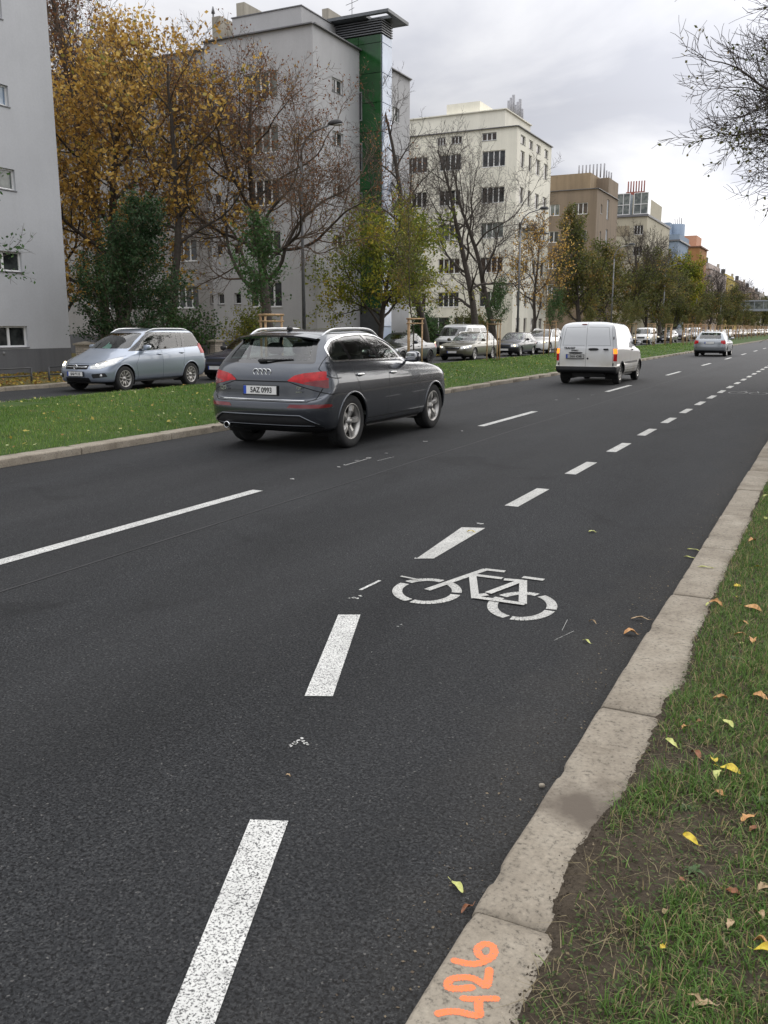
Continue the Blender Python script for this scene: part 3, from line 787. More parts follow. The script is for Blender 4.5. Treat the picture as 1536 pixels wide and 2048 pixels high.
def car_van():
    n = (.18, 4.2)
    r = [(.25, .34, 4.0, .26, .30, .26, .78, .2, 4, .45, 3), (.05, .37, 4.2, .30, .34, .30, .86, .2, 4, .55, 2.8), (-.02, .44, 4.27, .42, .44, .42, .895, .2, 4, .6, 2.6),
         (-.02, .515, 4.28, .56, .54, .56, .90, .2, 4, .65, 2.5), (.03, .535, 4.24, .72, .62, .72, .893, .16, 4, .7, 2.4), (.035, .85, 4.16, .86, .88, .90, .893, .16, 4, .8, 2.3),
         (.04, 1.04, 3.95, .96, 1.06, .98, .888, .16, 4, .85, 2.3), (.05, 1.10, 3.65, 1.04, 1.12, 1.02, .88, .16, 4, .9, 2.4), (.055, 1.16, 3.42, 1.10, 1.16, 1.06, .872, .16, 4, .85, 2.4),
         (.075, 1.40, 3.02, 1.36, 1.40, 1.36, .835, .16, 4, .75, 2.5), (.115, 1.62, 2.62, 1.58, 1.61, 1.58, .79, .17, 4, .65, 2.6), (.17, 1.735, 2.42, 1.70, 1.725, 1.695, .725, .2, 3.6, .6, 2.6),
         (.28, 1.795, 2.2, 1.77, 1.785, 1.765, .58, .25, 3, .5, 2.6), (.6, 1.82, 2.0, 1.80, 1.81, 1.80, .3, .2, 3, .4, 2.6), (.8, 1.825, 1.9, 1.81, 1.82, 1.81, 0, .2, 3, .2, 2.6)]
    LIT = [('indicator', [(.795, .90), (.785, 1.045), (.90, 1.045), (.90, .90)], .13), ('taillight', [(.795, .69), (.795, .895), (.90, .895), (.90, .69)], .13)]
    F = dict(R=.31, ra=.355, wx=(.80, 3.46), yw=.77, cw=3.3, H=1.8, rim=.19, spokes=8, tw=.195, c0=2.0, rows=1,
             side=[[(2.02, 1.17), (2.02, 1.58), (2.42, 1.57), (2.62, 1.44), (3.02, 1.10)]],
             ws=[(-.72, 1.14), (.72, 1.14), (.66, 1.58), (-.66, 1.58)], wsx=2.4,
             bumper_r=[[(-.91, .30), (-.91, .525), (.91, .525), (.91, .30)]], bumper_f=[[(-.95, .25), (-.95, .56), (.95, .56), (.95, .25)]],
             grille=[[(-.34, .66), (-.36, .80), (.36, .80), (.34, .66)]], hl=[[(.45, .66), (.45, .86), (.84, .90), (.86, .72)]],
             tl=LIT, sidetrim=[[(1.2, .59), (3.05, .59), (3.05, .65), (1.2, .65)]],
             slines=[[(1.95, .33), (1.95, 1.66)], [(3.05, .40), (3.15, .7), (3.0, 1.1)], [(1.2, .40), (3.1, .40)], [(1.2, .47), (3.1, .47)], [(.3, 1.10), (1.95, 1.10)]],
             rlines=[[(.0, .53), (.0, 1.79)], [(.78, .53), (.775, 1.1), (.70, 1.76)], [(-.78, .53), (-.775, 1.1), (-.70, 1.76)],
                     [(.70, 1.14), (.62, 1.65), (.05, 1.66)], [(-.70, 1.14), (-.62, 1.65), (-.05, 1.66)], [(.70, 1.14), (.05, 1.14)], [(-.70, 1.14), (-.05, 1.14)], [(-.86, .53), (.86, .53)]],
             mir=(2.86, .86, 1.18), mm=BLACK, handles=[(2.12, 1.0)], hm=BLACK, rp=(.31, .82, '3AH 4248'), rpm=PLGREY, gap=.0065, flare=BLACK, lip=.02)
    pm = paint('dusty_white_paint', (0.72, 0.735, 0.75), .0, .4, dirt=1.7, dirtcol=(.46, .41, .29))
    root, B = gen_car('delivery_van', r, F, pm, 1.5, 6)
    RB = Matrix(((0, 0, -1), (-1, 0, 0), (0, 1, 0))).to_4x4()
    text_mesh('TRANSIT', .085, .003, BLACK, root, Matrix.Translation((.03, .48, 1.055)) @ RB, 'lettering', .002)
    text_mesh('CONNECT', .045, .003, BLACK, root, Matrix.Translation((.03, .33, .99)) @ RB, 'lettering', .002)
    for (y, z, w, h, mt_) in ((-.22, 1.03, .30, .075, BLACK), (-.58, 1.03, .15, .05, BLACK), (.30, .925, .42, .05, BLACK), (.10, 1.735, .16, .035, REDD)):
        m = MB(); m.rbox((.03 if z < 1.3 else .165, y, z), (.05, w, h), 3, 6); m.build('door_handle' if z < 1.04 and y < 0 else 'brake_light' if z > 1.5 else 'plate_light', mt_, root)
    m = MB(); m.lathe([(.0001, 0), (.028, 0), (.028, .03)], 14, 'X', (.028, -.06, .76)); m.build('door_lock', BLACK, root)
    for (y, z) in ((.80, 1.35), (-.80, 1.35), (.80, .6), (-.80, .6)):
        m = MB(); m.rbox((.06, y if z < 1 else y * .985, z), (.05, .03, .09), 3, 5); m.build('hinge', BLACK, root)
    m = MB(); m.box((2.0, 0, .36), (3.2, .9, .10)); m.tube([(.1, -.5, .30), (.6, -.5, .30)], .03, 8); m.tube([(.8, -.7, .31), (.8, .7, .31)], .05, 8); m.build('axle', BLACK, root)
    return root

def car_wagon(paint_m, lit=True, tail=True):
    r = [(.30, .25, 4.35, .22, .24, .22, .76, .35, 3, .45, 3), (.08, .31, 4.58, .26, .29, .27, .86, .4, 3, .6, 2.8), (.01, .42, 4.66, .38, .42, .40, .895, .42, 3, .7, 2.6),
         (.0, .55, 4.68, .52, .56, .54, .905, .42, 3, .75, 2.5), (.02, .68, 4.66, .64, .72, .70, .907, .42, 3, .78, 2.4), (.05, .84, 4.60, .74, .84, .80, .90, .42, 3.2, .85, 2.3),
         (.10, .95, 4.38, .80, .93, .86, .88, .40, 3.3, .9, 2.3), (.13, .99, 3.95, .88, .97, .90, .86, .38, 3.4, .95, 2.3), (.15, 1.01, 3.40, .95, .99, .93, .85, .36, 3.5, .95, 2.4),
         (.32, 1.18, 2.95, 1.18, 1.18, 1.17, .765, .34, 3.5, .8, 2.5), (.52, 1.34, 2.50, 1.355, 1.35, 1.35, .68, .32, 3.5, .65, 2.6), (.62, 1.40, 2.30, 1.41, 1.405, 1.405, .60, .3, 3.2, .6, 2.6),
         (.85, 1.44, 2.0, 1.445, 1.44, 1.445, .35, .3, 3, .4, 2.6), (1.2, 1.45, 1.9, 1.455, 1.45, 1.455, 0, .2, 3, .2, 2.6)]
    F = dict(R=.325, ra=.37, wx=(1.0, 3.72), yw=.79, cw=3.2, H=1.45, rim=.225, spokes=5, tw=.215, rs='wide',
             side=[[(.45, 1.03), (.60, 1.25), (.80, 1.35), (1.12, 1.365), (1.2, 1.02)], [(1.30, 1.015), (1.22, 1.37), (1.85, 1.385), (1.95, 1.0)], [(2.05, .998), (1.95, 1.385), (2.25, 1.36), (2.55, 1.24), (2.90, .97)]],
             ws=[(-.70, .985), (.70, .985), (.58, 1.36), (-.58, 1.36)], wsx=2.3, rw=[(-.62, 1.03), (.62, 1.03), (.54, 1.34), (-.54, 1.34)], rwx=.7,
             hl=[[(.45, .60), (.43, .70), (.84, .80), (.88, .66), (.7, .60)]], hlx=.9, grille=[[(-.38, .58), (-.42, .70), (.42, .70), (.36, .56)]], intake=[[(-.60, .26), (-.55, .36), (.55, .36), (.60, .26)]],
             tl=[('taillight', [(.62, .78), (.62, .93), (.93, .95), (.93, .72), (.80, .72)], .25)],
             slines=[[(1.2, .40), (1.35, .65), (1.25, 1.0)], [(2.0, .28), (2.0, 1.0)], [(3.1, .32), (3.2, .70), (3.0, .95)], [(1.4, .28), (3.2, .28)]],
             rlines=[[(-.80, .50), (.80, .50)], [(.72, .5), (.74, .72)], [(-.72, .5), (-.74, .72)]], bumper_r=[[(-.82, .24), (-.86, .36), (.86, .36), (.82, .24)]],
             mir=(2.70, .87, 1.04), handles=[(1.30, .86), (2.15, .84)], rails=(.75, 2.3, .585), fp=(0, .44, 'none'), rp=(0, .80, ''), bars=[(.66, .38, .014, CHROME)],
             bulbs=[(.60, .67, .05, LAMPW), (.74, .69, .045, LAMPON)] if lit else [])
    F['fp'] = (0, .44, '')
    root, B = gen_car('estate_car', r, F, paint_m, 1.2, 5)
    m = MB(); m.rbox((.55, 0, 1.375), (.22, 1.12, .03), 4, 6); m.build('spoiler', paint_m, root)
    return root

def car_sedan(paint_m):
    r = [(.30, .25, 4.5, .22, .24, .22, .76, .35, 3, .45, 3), (.08, .31, 4.72, .26, .29, .27, .87, .4, 3, .6, 2.8), (.01, .42, 4.80, .38, .42, .40, .905, .42, 3, .7, 2.6),
         (.0, .55, 4.82, .52, .56, .54, .915, .42, 3, .75, 2.5), (.01, .75, 4.80, .64, .76, .70, .917, .42, 3, .78, 2.4), (.05, .90, 4.72, .74, .87, .80, .905, .42, 3.2, .85, 2.3),
         (.16, .985, 4.50, .80, .93, .86, .88, .45, 3.0, .9, 2.3), (.50, 1.01, 4.05, .88, .955, .90, .86, .6, 2.8, .95, 2.3), (.78, 1.02, 3.45, .95, .975, .93, .85, .7, 2.6, .95, 2.4),
         (1.15, 1.18, 3.0, 1.18, 1.17, 1.17, .76, .65, 2.6, .8, 2.5), (1.50, 1.33, 2.55, 1.36, 1.34, 1.355, .67, .55, 2.6, .6, 2.6), (1.68, 1.39, 2.38, 1.41, 1.40, 1.405, .59, .45, 2.6, .5, 2.6),
         (1.9, 1.43, 2.25, 1.44, 1.435, 1.44, .35, .15, 2.6, .15, 2.6), (2.0, 1.445, 2.2, 1.45, 1.447, 1.45, 0, .09, 2.6, .09, 2.6)]
    F = dict(R=.33, ra=.375, wx=(1.02, 3.93), yw=.80, cw=3.3, H=1.44, rim=.235, spokes=10, tw=.22, rm=BLACK,
             side=[[(1.02, 1.03), (1.55, 1.33), (2.02, 1.37), (2.10, 1.0)], [(2.18, 1.0), (2.10, 1.37), (2.40, 1.35), (2.65, 1.24), (3.0, .97)]],
             ws=[(-.70, .985), (.70, .985), (.58, 1.36), (-.58, 1.36)], wsx=2.4, rw=[(-.66, 1.06), (.66, 1.06), (.55, 1.33), (-.55, 1.33)], rwx=1.6,
             hl=[[(.45, .60), (.45, .70), (.84, .76), (.88, .66), (.7, .60)]], hlx=.9, grille=[[(-.28, .56), (-.30, .70), (-.02, .70), (-.02, .56)], [(.02, .56), (.02, .70), (.30, .70), (.28, .56)]],
             tl=[('taillight', [(.50, .78), (.50, .90), (.95, .92), (.95, .76)], .5)], slines=[[(1.25, .40), (1.45, .65), (1.4, 1.0)], [(2.14, .28), (2.14, 1.0)], [(3.25, .32), (3.35, .70), (3.1, .95)]],
             mir=(2.78, .87, 1.03), handles=[(1.5, .86), (2.3, .84)], bulbs=[(.66, .66, .05, LAMPW)], rp=(0, .80, ''), fp=(0, .44, ''))
    return gen_car('sedan', r, F, paint_m, 1.0, 4)[0]

def car_hatch(paint_m):
    r = [(.28, .25, 3.70, .22, .24, .22, .70, .3, 3, .4, 3), (.08, .31, 3.88, .26, .29, .27, .78, .35, 3, .5, 2.8), (.01, .42, 3.96, .38, .42, .40, .81, .38, 3.2, .5, 2.9),
         (.0, .52, 3.98, .50, .54, .52, .818, .38, 3.2, .5, 2.9), (.02, .64, 3.96, .60, .68, .66, .82, .38, 3.2, .5, 2.9), (.06, .82, 3.90, .72, .80, .76, .815, .38, 3.3, .55, 2.8),
         (.10, .91, 3.70, .78, .88, .82, .80, .36, 3.4, .6, 2.7), (.14, .95, 3.30, .85, .92, .86, .785, .34, 3.4, .7, 2.5), (.16, .98, 2.90, .92, .95, .90, .775, .32, 3.5, .8, 2.5),
         (.36, 1.14, 2.55, 1.14, 1.13, 1.13, .70, .32, 3.4, .65, 2.6), (.58, 1.30, 2.18, 1.31, 1.30, 1.31, .62, .3, 3.4, .5, 2.7), (.68, 1.36, 2.0, 1.37, 1.36, 1.365, .55, .3, 3.2, .45, 2.7),
         (.88, 1.395, 1.8, 1.40, 1.395, 1.40, .3, .3, 3, .3, 2.6), (1.1, 1.405, 1.7, 1.41, 1.405, 1.41, 0, .2, 3, .2, 2.6)]
    F = dict(R=.29, ra=.33, wx=(.75, 3.2), yw=.70, cw=2.8, H=1.4, rim=.17, spokes=8, tw=.17,
             side=[[(.42, 1.0), (.70, 1.29), (1.12, 1.33), (1.18, .97)], [(1.26, .97), (1.20, 1.33), (1.62, 1.34), (1.70, .95)], [(1.76, .945), (1.68, 1.34), (1.95, 1.31), (2.45, .93)]],
             ws=[(-.62, .96), (.62, .96), (.53, 1.32), (-.53, 1.32)], wsx=1.9, rw=[(-.56, 1.0), (.56, 1.0), (.50, 1.30), (-.50, 1.30)], rwx=.8,
             hl=[[(.40, .56), (.40, .69), (.77, .70), (.79, .56)]], hlx=.7, grille=[[(-.34, .58), (-.34, .68), (.34, .68), (.34, .58)]], bumper_f=[[(-.84, .22), (-.84, .50), (.84, .50), (.84, .22)]],
             tl=[('taillight', [(.54, .70), (.54, .88), (.84, .88), (.84, .70)], .4)], slines=[[(1.2, .40), (1.22, .97)], [(2.55, .32), (2.6, .70), (2.45, .93)]],
             mir=(2.30, .79, .98), handles=[(1.2, .84), (1.9, .84)], bulbs=[(.59, .625, .075, LAMPON)], rp=(0, .62, ''), fp=(0, .40, ''), hm=BLACK, mm=BLACK)
    return gen_car('hatchback', r, F, paint_m, 1.0, 4)[0]

def car_minibus(paint_m):
    r = [(.25, .30, 4.45, .26, .30, .26, .82, .2, 4, .45, 3), (.05, .36, 4.66, .30, .34, .30, .90, .2, 4, .55, 2.8), (.0, .44, 4.74, .42, .44, .42, .93, .2, 4, .6, 2.6),
         (.0, .54, 4.76, .58, .56, .58, .945, .2, 4, .65, 2.6), (.02, .70, 4.74, .74, .75, .74, .948, .18, 4, .7, 2.5), (.03, .90, 4.66, .92, .95, .92, .945, .18, 4, .75, 2.5),
         (.04, 1.04, 4.48, 1.04, 1.06, 1.02, .94, .18, 4, .8, 2.5), (.05, 1.10, 4.28, 1.10, 1.12, 1.06, .93, .18, 4, .8, 2.5), (.06, 1.16, 4.14, 1.15, 1.16, 1.12, .92, .18, 4, .8, 2.6),
         (.09, 1.45, 3.74, 1.45, 1.45, 1.44, .875, .18, 4, .6, 2.8), (.15, 1.70, 3.40, 1.70, 1.70, 1.69, .82, .2, 4, .5, 3), (.22, 1.81, 3.22, 1.80, 1.80, 1.79, .76, .2, 3.6, .45, 3),
         (.35, 1.87, 3.0, 1.86, 1.865, 1.86, .6, .25, 3, .4, 2.6), (.8, 1.89, 2.7, 1.885, 1.885, 1.885, .3, .2, 3, .3, 2.6), (1.0, 1.90, 2.6, 1.89, 1.895, 1.89, 0, .2, 3, .2, 2.6)]
    F = dict(R=.33, ra=.375, wx=(.90, 3.90), yw=.82, cw=4.1, H=1.88, rim=.20, spokes=8, tw=.20, rows=3,
             side=[[(.30, 1.20), (.34, 1.66), (1.30, 1.67), (1.30, 1.18)], [(1.42, 1.18), (1.42, 1.67), (2.55, 1.67), (2.55, 1.16)], [(2.68, 1.16), (2.68, 1.67), (3.18, 1.66), (3.38, 1.52), (3.78, 1.12)]],
             ws=[(-.80, 1.17), (.80, 1.17), (.72, 1.70), (-.72, 1.70)], wsx=3.2, rw=[(-.72, 1.2), (.72, 1.2), (.68, 1.66), (-.68, 1.66)], rwx=.4,
             bumper_f=[[(-.98, .26), (-.98, .54), (.98, .54), (.98, .26)]], grille=[[(-.40, .68), (-.42, .86), (.42, .86), (.40, .68)]], hl=[[(.52, .66), (.52, .86), (.88, .94), (.93, .70)]],
             tl=[('taillight', [(.82, .80), (.82, 1.3), (.94, 1.3), (.94, .80)], .3)], slines=[[(1.36, .33), (1.36, 1.7)], [(2.62, .33), (2.62, 1.7)]],
             mir=(3.5, .92, 1.24), mm=BLACK, bulbs=[(.70, .78, .07, LAMPON)], fp=(0, .50, ''))
    return gen_car('minibus', r, F, paint_m, 1.0, 4)[0]
# ------------------------------------------------------------------ ground, roads, kerbs
from mathutils import noise as mnoise
rng = np.random.default_rng(7)
random.seed(7)

def asphalt_mat():
    m, t, b, _ = node_mat('asphalt')
    p = wpos(t)
    v = NN(t, 'ShaderNodeTexVoronoi'); v.inputs['Scale'].default_value = 150; t.links.new(p, v.inputs['Vector'])
    nn = noise(t, 85, 3, 0.75, p)
    pit = ramp(t, nn, [(0.42, (0.0,)), (0.50, (1.0,))])
    stone = ramp(t, v.outputs['Color'], [(0.0, (0.010, 0.0108, 0.012)), (0.5, (0.0235, 0.025, 0.027)), (0.9, (0.050, 0.051, 0.052)), (1.0, (0.15, 0.145, 0.135))])
    c = mixc(t, pit, (0.003, 0.003, 0.0035), stone)
    mp = NN(t, 'ShaderNodeMapping'); mp.inputs['Scale'].default_value = (1.0, .22, 1.0); t.links.new(p, mp.inputs[0])
    big = noise(t, 1.1, 5, 0.62, mp.outputs[0])
    c = mixc(t, 1.0, c, ramp(t, big, [(0.32, (0.76,)), (0.68, (1.30,))]), 'MULTIPLY')
    blot = noise(t, 0.9, 3, 0.5, p, 1.0)
    c = mixc(t, 1.0, c, ramp(t, blot, [(0.30, (0.72,)), (0.38, (1.0,))]), 'MULTIPLY')
    # dusty strip along the gutter and polished wheel tracks
    s = NN(t, 'ShaderNodeSeparateXYZ'); t.links.new(p, s.inputs[0])
    g = mth(t, 'MULTIPLY', mth(t, 'SUBTRACT', mth(t, 'ADD', s.outputs[0], 1.75), noise(t, 1.6, 3, 0.6, p)), 1.3, True)
    c = mixc(t, mth(t, 'MULTIPLY', mth(t, 'MULTIPLY', g, noise(t, 2.2, 5, .7, mp.outputs[0])), 0.75), c, (0.060, 0.054, 0.045))
    w = mth(t, 'SINE', mth(t, 'MULTIPLY', s.outputs[0], 3.6))
    c = mixc(t, mth(t, 'MULTIPLY', mth(t, 'ADD', w, 1.0), 0.06), c, (0.045, 0.045, 0.045))
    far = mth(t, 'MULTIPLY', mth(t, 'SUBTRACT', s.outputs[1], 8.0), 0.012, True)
    c = mixc(t, mth(t, 'MULTIPLY', far, 0.75), c, (0.085, 0.085, 0.088))  # paler with distance: the grazing sky sheen is mixed into the base colour
    t.links.new(c, b.inputs['Base Color']); b.inputs['Roughness'].default_value = 0.8
    b.inputs['Specular IOR Level'].default_value = 0.22
    bump(t, b, nn, 1.0, 0.007)
    return m
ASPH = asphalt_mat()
def marking_mat(name, col=(0.74, 0.74, 0.71), pit0=0.36, pit1=0.44, wear=0.42, fine=150):
    m, t, b, _ = node_mat(name)
    p = wpos(t)
    nn = noise(t, fine, 3, 0.7, p)
    pit = ramp(t, nn, [(pit0, (0.0,)), (pit1, (1.0,))])
    wr = noise(t, 7, 6, 0.75, p)
    w = ramp(t, wr, [(wear - .10, (0.0,)), (wear, (1.0,))])
    dirt = ramp(t, noise(t, 3, 4, .6, p), [(0.35, tuple(x * .82 for x in col)), (0.62, col)])
    c = mixc(t, mth(t, 'MULTIPLY', pit, mth(t, 'ADD', mth(t, 'MULTIPLY', w, .55), .45)), (0.05, 0.05, 0.05), dirt)
    t.links.new(c, b.inputs['Base Color']); b.inputs['Roughness'].default_value = 0.6
    bump(t, b, nn, 0.5, 0.004)
    return m
MARK = marking_mat('road_paint', (.66, .66, .63), 0.40, .50)
MARKF = marking_mat('road_paint_worn', (.56, .555, .52), 0.36, .50, .42)
TAR = simple('joint_sealant', (0.036, 0.036, 0.037), 0.7, var=.5, scale=2, spec=.3)

m = MB(); m.quad((-3000, -800, -.35), (3000, -800, -.35), (3000, 5200, -.35), (-3000, 5200, -.35))
tag(m.build('ground', simple('ground_soil', (.09, .08, .05), .95)), kind='structure')
m = MB(); m.quad((-9.2, -12, 0), (-.60, -12, 0), (-.60, 900, 0), (-9.2, 900, 0))
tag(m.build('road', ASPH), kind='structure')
m = MB(); m.quad((-22.2, -12, .0), (-15.4, -12, .0), (-15.4, 900, .0), (-22.2, 900, .0))
tag(m.build('far_road', ASPH), kind='structure')

def stripe(mb, pts, w, z=.004):
    for i in range(len(pts) - 1):
        a, b = Vector((*pts[i], z)), Vector((*pts[i + 1], z)); d = (b - a).normalized(); n = Vector((-d.y, d.x, 0)) * w / 2
        mb.quad(a - n, b - n, b + n, a + n)
# lane dashes between the two car lanes
m = MB()
stripe(m, [(-5.14, 3.75), (-5.14, 7.37)], .125)
for k in range(30):
    y = 14.1 + 9.3 * k; stripe(m, [(-5.24, y), (-5.24, y + 3.05)], .125)
tag(m.build('lane_marking', MARK), kind='structure')
# cycle lane dashes: two skewed ones near the camera, then a straight row
m = MB()
m.quad((-1.19, 1.18, .004), (-1.07, 1.18, .004), (-1.495, 2.265, .004), (-1.615, 2.215, .004))
m.quad((-1.99, 3.17, .004), (-1.875, 3.225, .004), (-2.31, 4.30, .004), (-2.425, 4.245, .004))
tag(m.build('cycle_lane_marking', MARK), kind='structure')
m = MB()
m.quad((-2.55, 5.60, .004), (-2.44, 5.66, .004), (-2.455, 6.76, .004), (-2.64, 6.70, .004))
for k in range(60):
    y = 7.74 + 2.07 * k; stripe(m, [(-2.56, y), (-2.56, y + 1.02)], .13)
tag(m.build('cycle_lane_dashes', MARKF), kind='structure')
# paint flecks left from older markings
m = MB()
def fleck(x, y, r, k=9, e=1.0):
    pts = [(x + r * e * math.cos(a) * random.uniform(.55, 1.1), y + r * math.sin(a) * random.uniform(.55, 1.1), .0035) for a in np.linspace(0, 2 * PI, k, endpoint=False)]
    m.add(pts, [tuple(range(k))])
for x, y, r in [(-2.491, 4.582, 0.03), (-2.519, 4.556, 0.02), (-2.479, 4.623, 0.022), (-2.539, 5.656, 0.03), (-2.559, 5.614, 0.02), (-2.505, 5.721, 0.016), (-2.553, 6.901, 0.035), (-1.788, 2.763, 0.02), (-1.773, 2.795, 0.026), (-1.739, 2.778, 0.022), (-1.786, 2.73, 0.014), (-5.204, 8.129, 0.04), (-5.172, 9.109, 0.05), (-5.185, 9.279, 0.03), (-5.232, 9.673, 0.03), (-5.205, 9.932, 0.045), (-5.197, 10.401, 0.04), (-5.234, 11.803, 0.05), (-5.259, 13.307, 0.05), (-5.661, 20.183, 0.06), (-5.303, 20.694, 0.06), (-5.297, 22.124, 0.06), (-2.029, 4.211, 0.01), (-2.024, 4.251, 0.008), (-1.976, 3.796, 0.006)]:
    for q in range(3): fleck(x + random.uniform(-.5, .5) * r, y + random.uniform(-.5, .5) * r, r * random.uniform(.3, .6), 11)
for (a, b), w in zip([[(-2.544, 4.733), (-2.529, 4.981)], [(-5.165, 9.244), (-5.175, 9.848)], [(-4.983, 9.75), (-4.953, 10.159)], [(-1.196, 4.555), (-1.219, 4.752)], [(-1.191, 4.38), (-1.135, 4.576)]], (.022, .012, .008, .002, .002)): stripe(m, [a, b], w)
tag(m.build('paint_flecks', MARK), kind='stuff')
m = MB()
yy = list(np.arange(-2, 200, 1.5)); pts = [(-4.55 + .012 * math.sin(y * 1.7), y) for y in yy]
stripe(m, pts, .018, .003)
tag(m.build('road_joint', TAR), kind='structure')

# the bicycle symbol, laid out on the road in metres
SYM_ARCS = [[(-2.18, 4.68), (-2.208, 4.692), (-2.235, 4.708), (-2.261, 4.729), (-2.284, 4.754), (-2.305, 4.783), (-2.323, 4.814), (-2.337, 4.848), (-2.348, 4.884), (-2.354, 4.92), (-2.356, 4.957), (-2.354, 4.992)], [(-2.345, 5.032), (-2.337, 5.054), (-2.326, 5.075), (-2.313, 5.094), (-2.298, 5.11), (-2.282, 5.124), (-2.264, 5.136), (-2.245, 5.144), (-2.224, 5.15), (-2.203, 5.152), (-2.181, 5.152), (-2.159, 5.148)], [(-2.117, 5.133), (-2.1, 5.123), (-2.083, 5.112), (-2.067, 5.099), (-2.052, 5.084), (-2.038, 5.068), (-2.025, 5.051), (-2.013, 5.033), (-2.002, 5.014), (-1.992, 4.994), (-1.984, 4.974), (-1.978, 4.953)], [(-1.969, 4.912), (-1.965, 4.874), (-1.967, 4.837), (-1.974, 4.802), (-1.985, 4.769), (-2.0, 4.741), (-2.019, 4.717), (-2.042, 4.697), (-2.067, 4.682), (-2.095, 4.673), (-2.124, 4.67), (-2.154, 4.673)], [(-1.545, 4.641), (-1.571, 4.652), (-1.597, 4.669), (-1.622, 4.69), (-1.644, 4.717), (-1.664, 4.748), (-1.68, 4.782), (-1.693, 4.82), (-1.702, 4.859), (-1.706, 4.899), (-1.706, 4.94), (-1.702, 4.979)], [(-1.694, 5.012), (-1.685, 5.036), (-1.674, 5.058), (-1.661, 5.078), (-1.646, 5.096), (-1.63, 5.111), (-1.613, 5.122), (-1.594, 5.131), (-1.574, 5.136), (-1.554, 5.138), (-1.534, 5.137), (-1.513, 5.132)], [(-1.482, 5.118), (-1.464, 5.106), (-1.447, 5.092), (-1.431, 5.075), (-1.416, 5.057), (-1.403, 5.036), (-1.391, 5.014), (-1.38, 4.991), (-1.371, 4.967), (-1.364, 4.942), (-1.359, 4.917), (-1.355, 4.891)], [(-1.354, 4.861), (-1.355, 4.826), (-1.359, 4.793), (-1.367, 4.762), (-1.378, 4.733), (-1.391, 4.707), (-1.407, 4.685), (-1.426, 4.667), (-1.446, 4.652), (-1.468, 4.642), (-1.491, 4.637), (-1.515, 4.636)]]
SYM_BARS = [[(-2.166, 4.922), (-2.003, 5.546)], [(-2.01, 5.542), (-1.866, 5.55)], [(-2.022, 5.377), (-1.827, 5.382)], [(-2.03, 5.366), (-1.827, 4.885)], [(-1.808, 5.361), (-1.691, 5.384)], [(-1.715, 5.469), (-1.57, 5.466)], [(-1.689, 5.4), (-1.533, 4.905)], [(-1.795, 5.02), (-1.698, 5.381)], [(-1.852, 4.925), (-1.788, 4.991)], [(-1.841, 4.904), (-1.518, 4.905)], [(-2.444, 5.121), (-2.312, 5.096)]]
m = MB()
for a in SYM_ARCS: stripe(m, a, .062, .004)
for i, a in enumerate(SYM_BARS): stripe(m, a, .022 if i == 10 else .05, .0055 + .0004 * i)
tag(m.build('bicycle_symbol', MARKF), kind='structure')
m = MB(); zz = .004
for k in (1,):
    y0 = 5.0 + 19.6 * k
    for cx, cy in ((-2.15, y0), (-1.65, y0 - .05)):
        pts = [(cx + .21 * math.cos(a), cy + .42 * math.sin(a)) for a in np.linspace(0, 2 * PI, 22)]; stripe(m, pts, .035, .004)
    for p in [[(-2.15, y0), (-1.98, y0 + .7)], [(-2.0, y0 + .5), (-1.9, y0)], [(-1.9, y0), (-1.65, y0)], [(-1.65, y0), (-1.72, y0 + .65)]]: stripe(m, p, .03, zz + .001); zz += .0004
tag(m.build('distant_bicycle_symbols', marking_mat('faded_paint', (.26, .26, .25), .44, .56, .5)), kind='structure')

# kerbs
def concrete():
    m, t, b, _ = node_mat('kerb_concrete')
    p = wpos(t)
    n1_ = noise(t, 4, 6, .65, p); n2_ = noise(t, 60, 4, .7, p); n3 = noise(t, 1.3, 3, .5, p)
    c = ramp(t, n1_, [(.25, (.160, .134, .100)), (.5, (.262, .228, .178)), (.75, (.34, .305, .245))])
    c = mixc(t, 1.0, c, ramp(t, n2_, [(.32, (.38,)), (.45, (.92,)), (.60, (1.05,)), (.75, (1.32,))]), 'MULTIPLY')
    st = NN(t, 'ShaderNodeVectorMath', operation='DISTANCE'); t.links.new(p, st.inputs[0]); st.inputs[1].default_value = (-.62, 2.72, .06)
    w = mth(t, 'SUBTRACT', 1.0, mth(t, 'MULTIPLY', mth(t, 'ADD', st.outputs['Value'], mth(t, 'MULTIPLY', n1_, .34)), 2.7), True)
    c = mixc(t, mth(t, 'MULTIPLY', w, 2.6, True), c, (.105, .085, .065))
    c = mixc(t, ramp(t, n3, [(.55, (0.0,)), (.75, (.35,))]), c, (.16, .13, .10))
    t.links.new(c, b.inputs['Base Color']); b.inputs['Roughness'].default_value = .85
    bump(t, b, mth(t, 'ADD', n2_, n1_), .5, .004)
    return m
CONC = concrete()
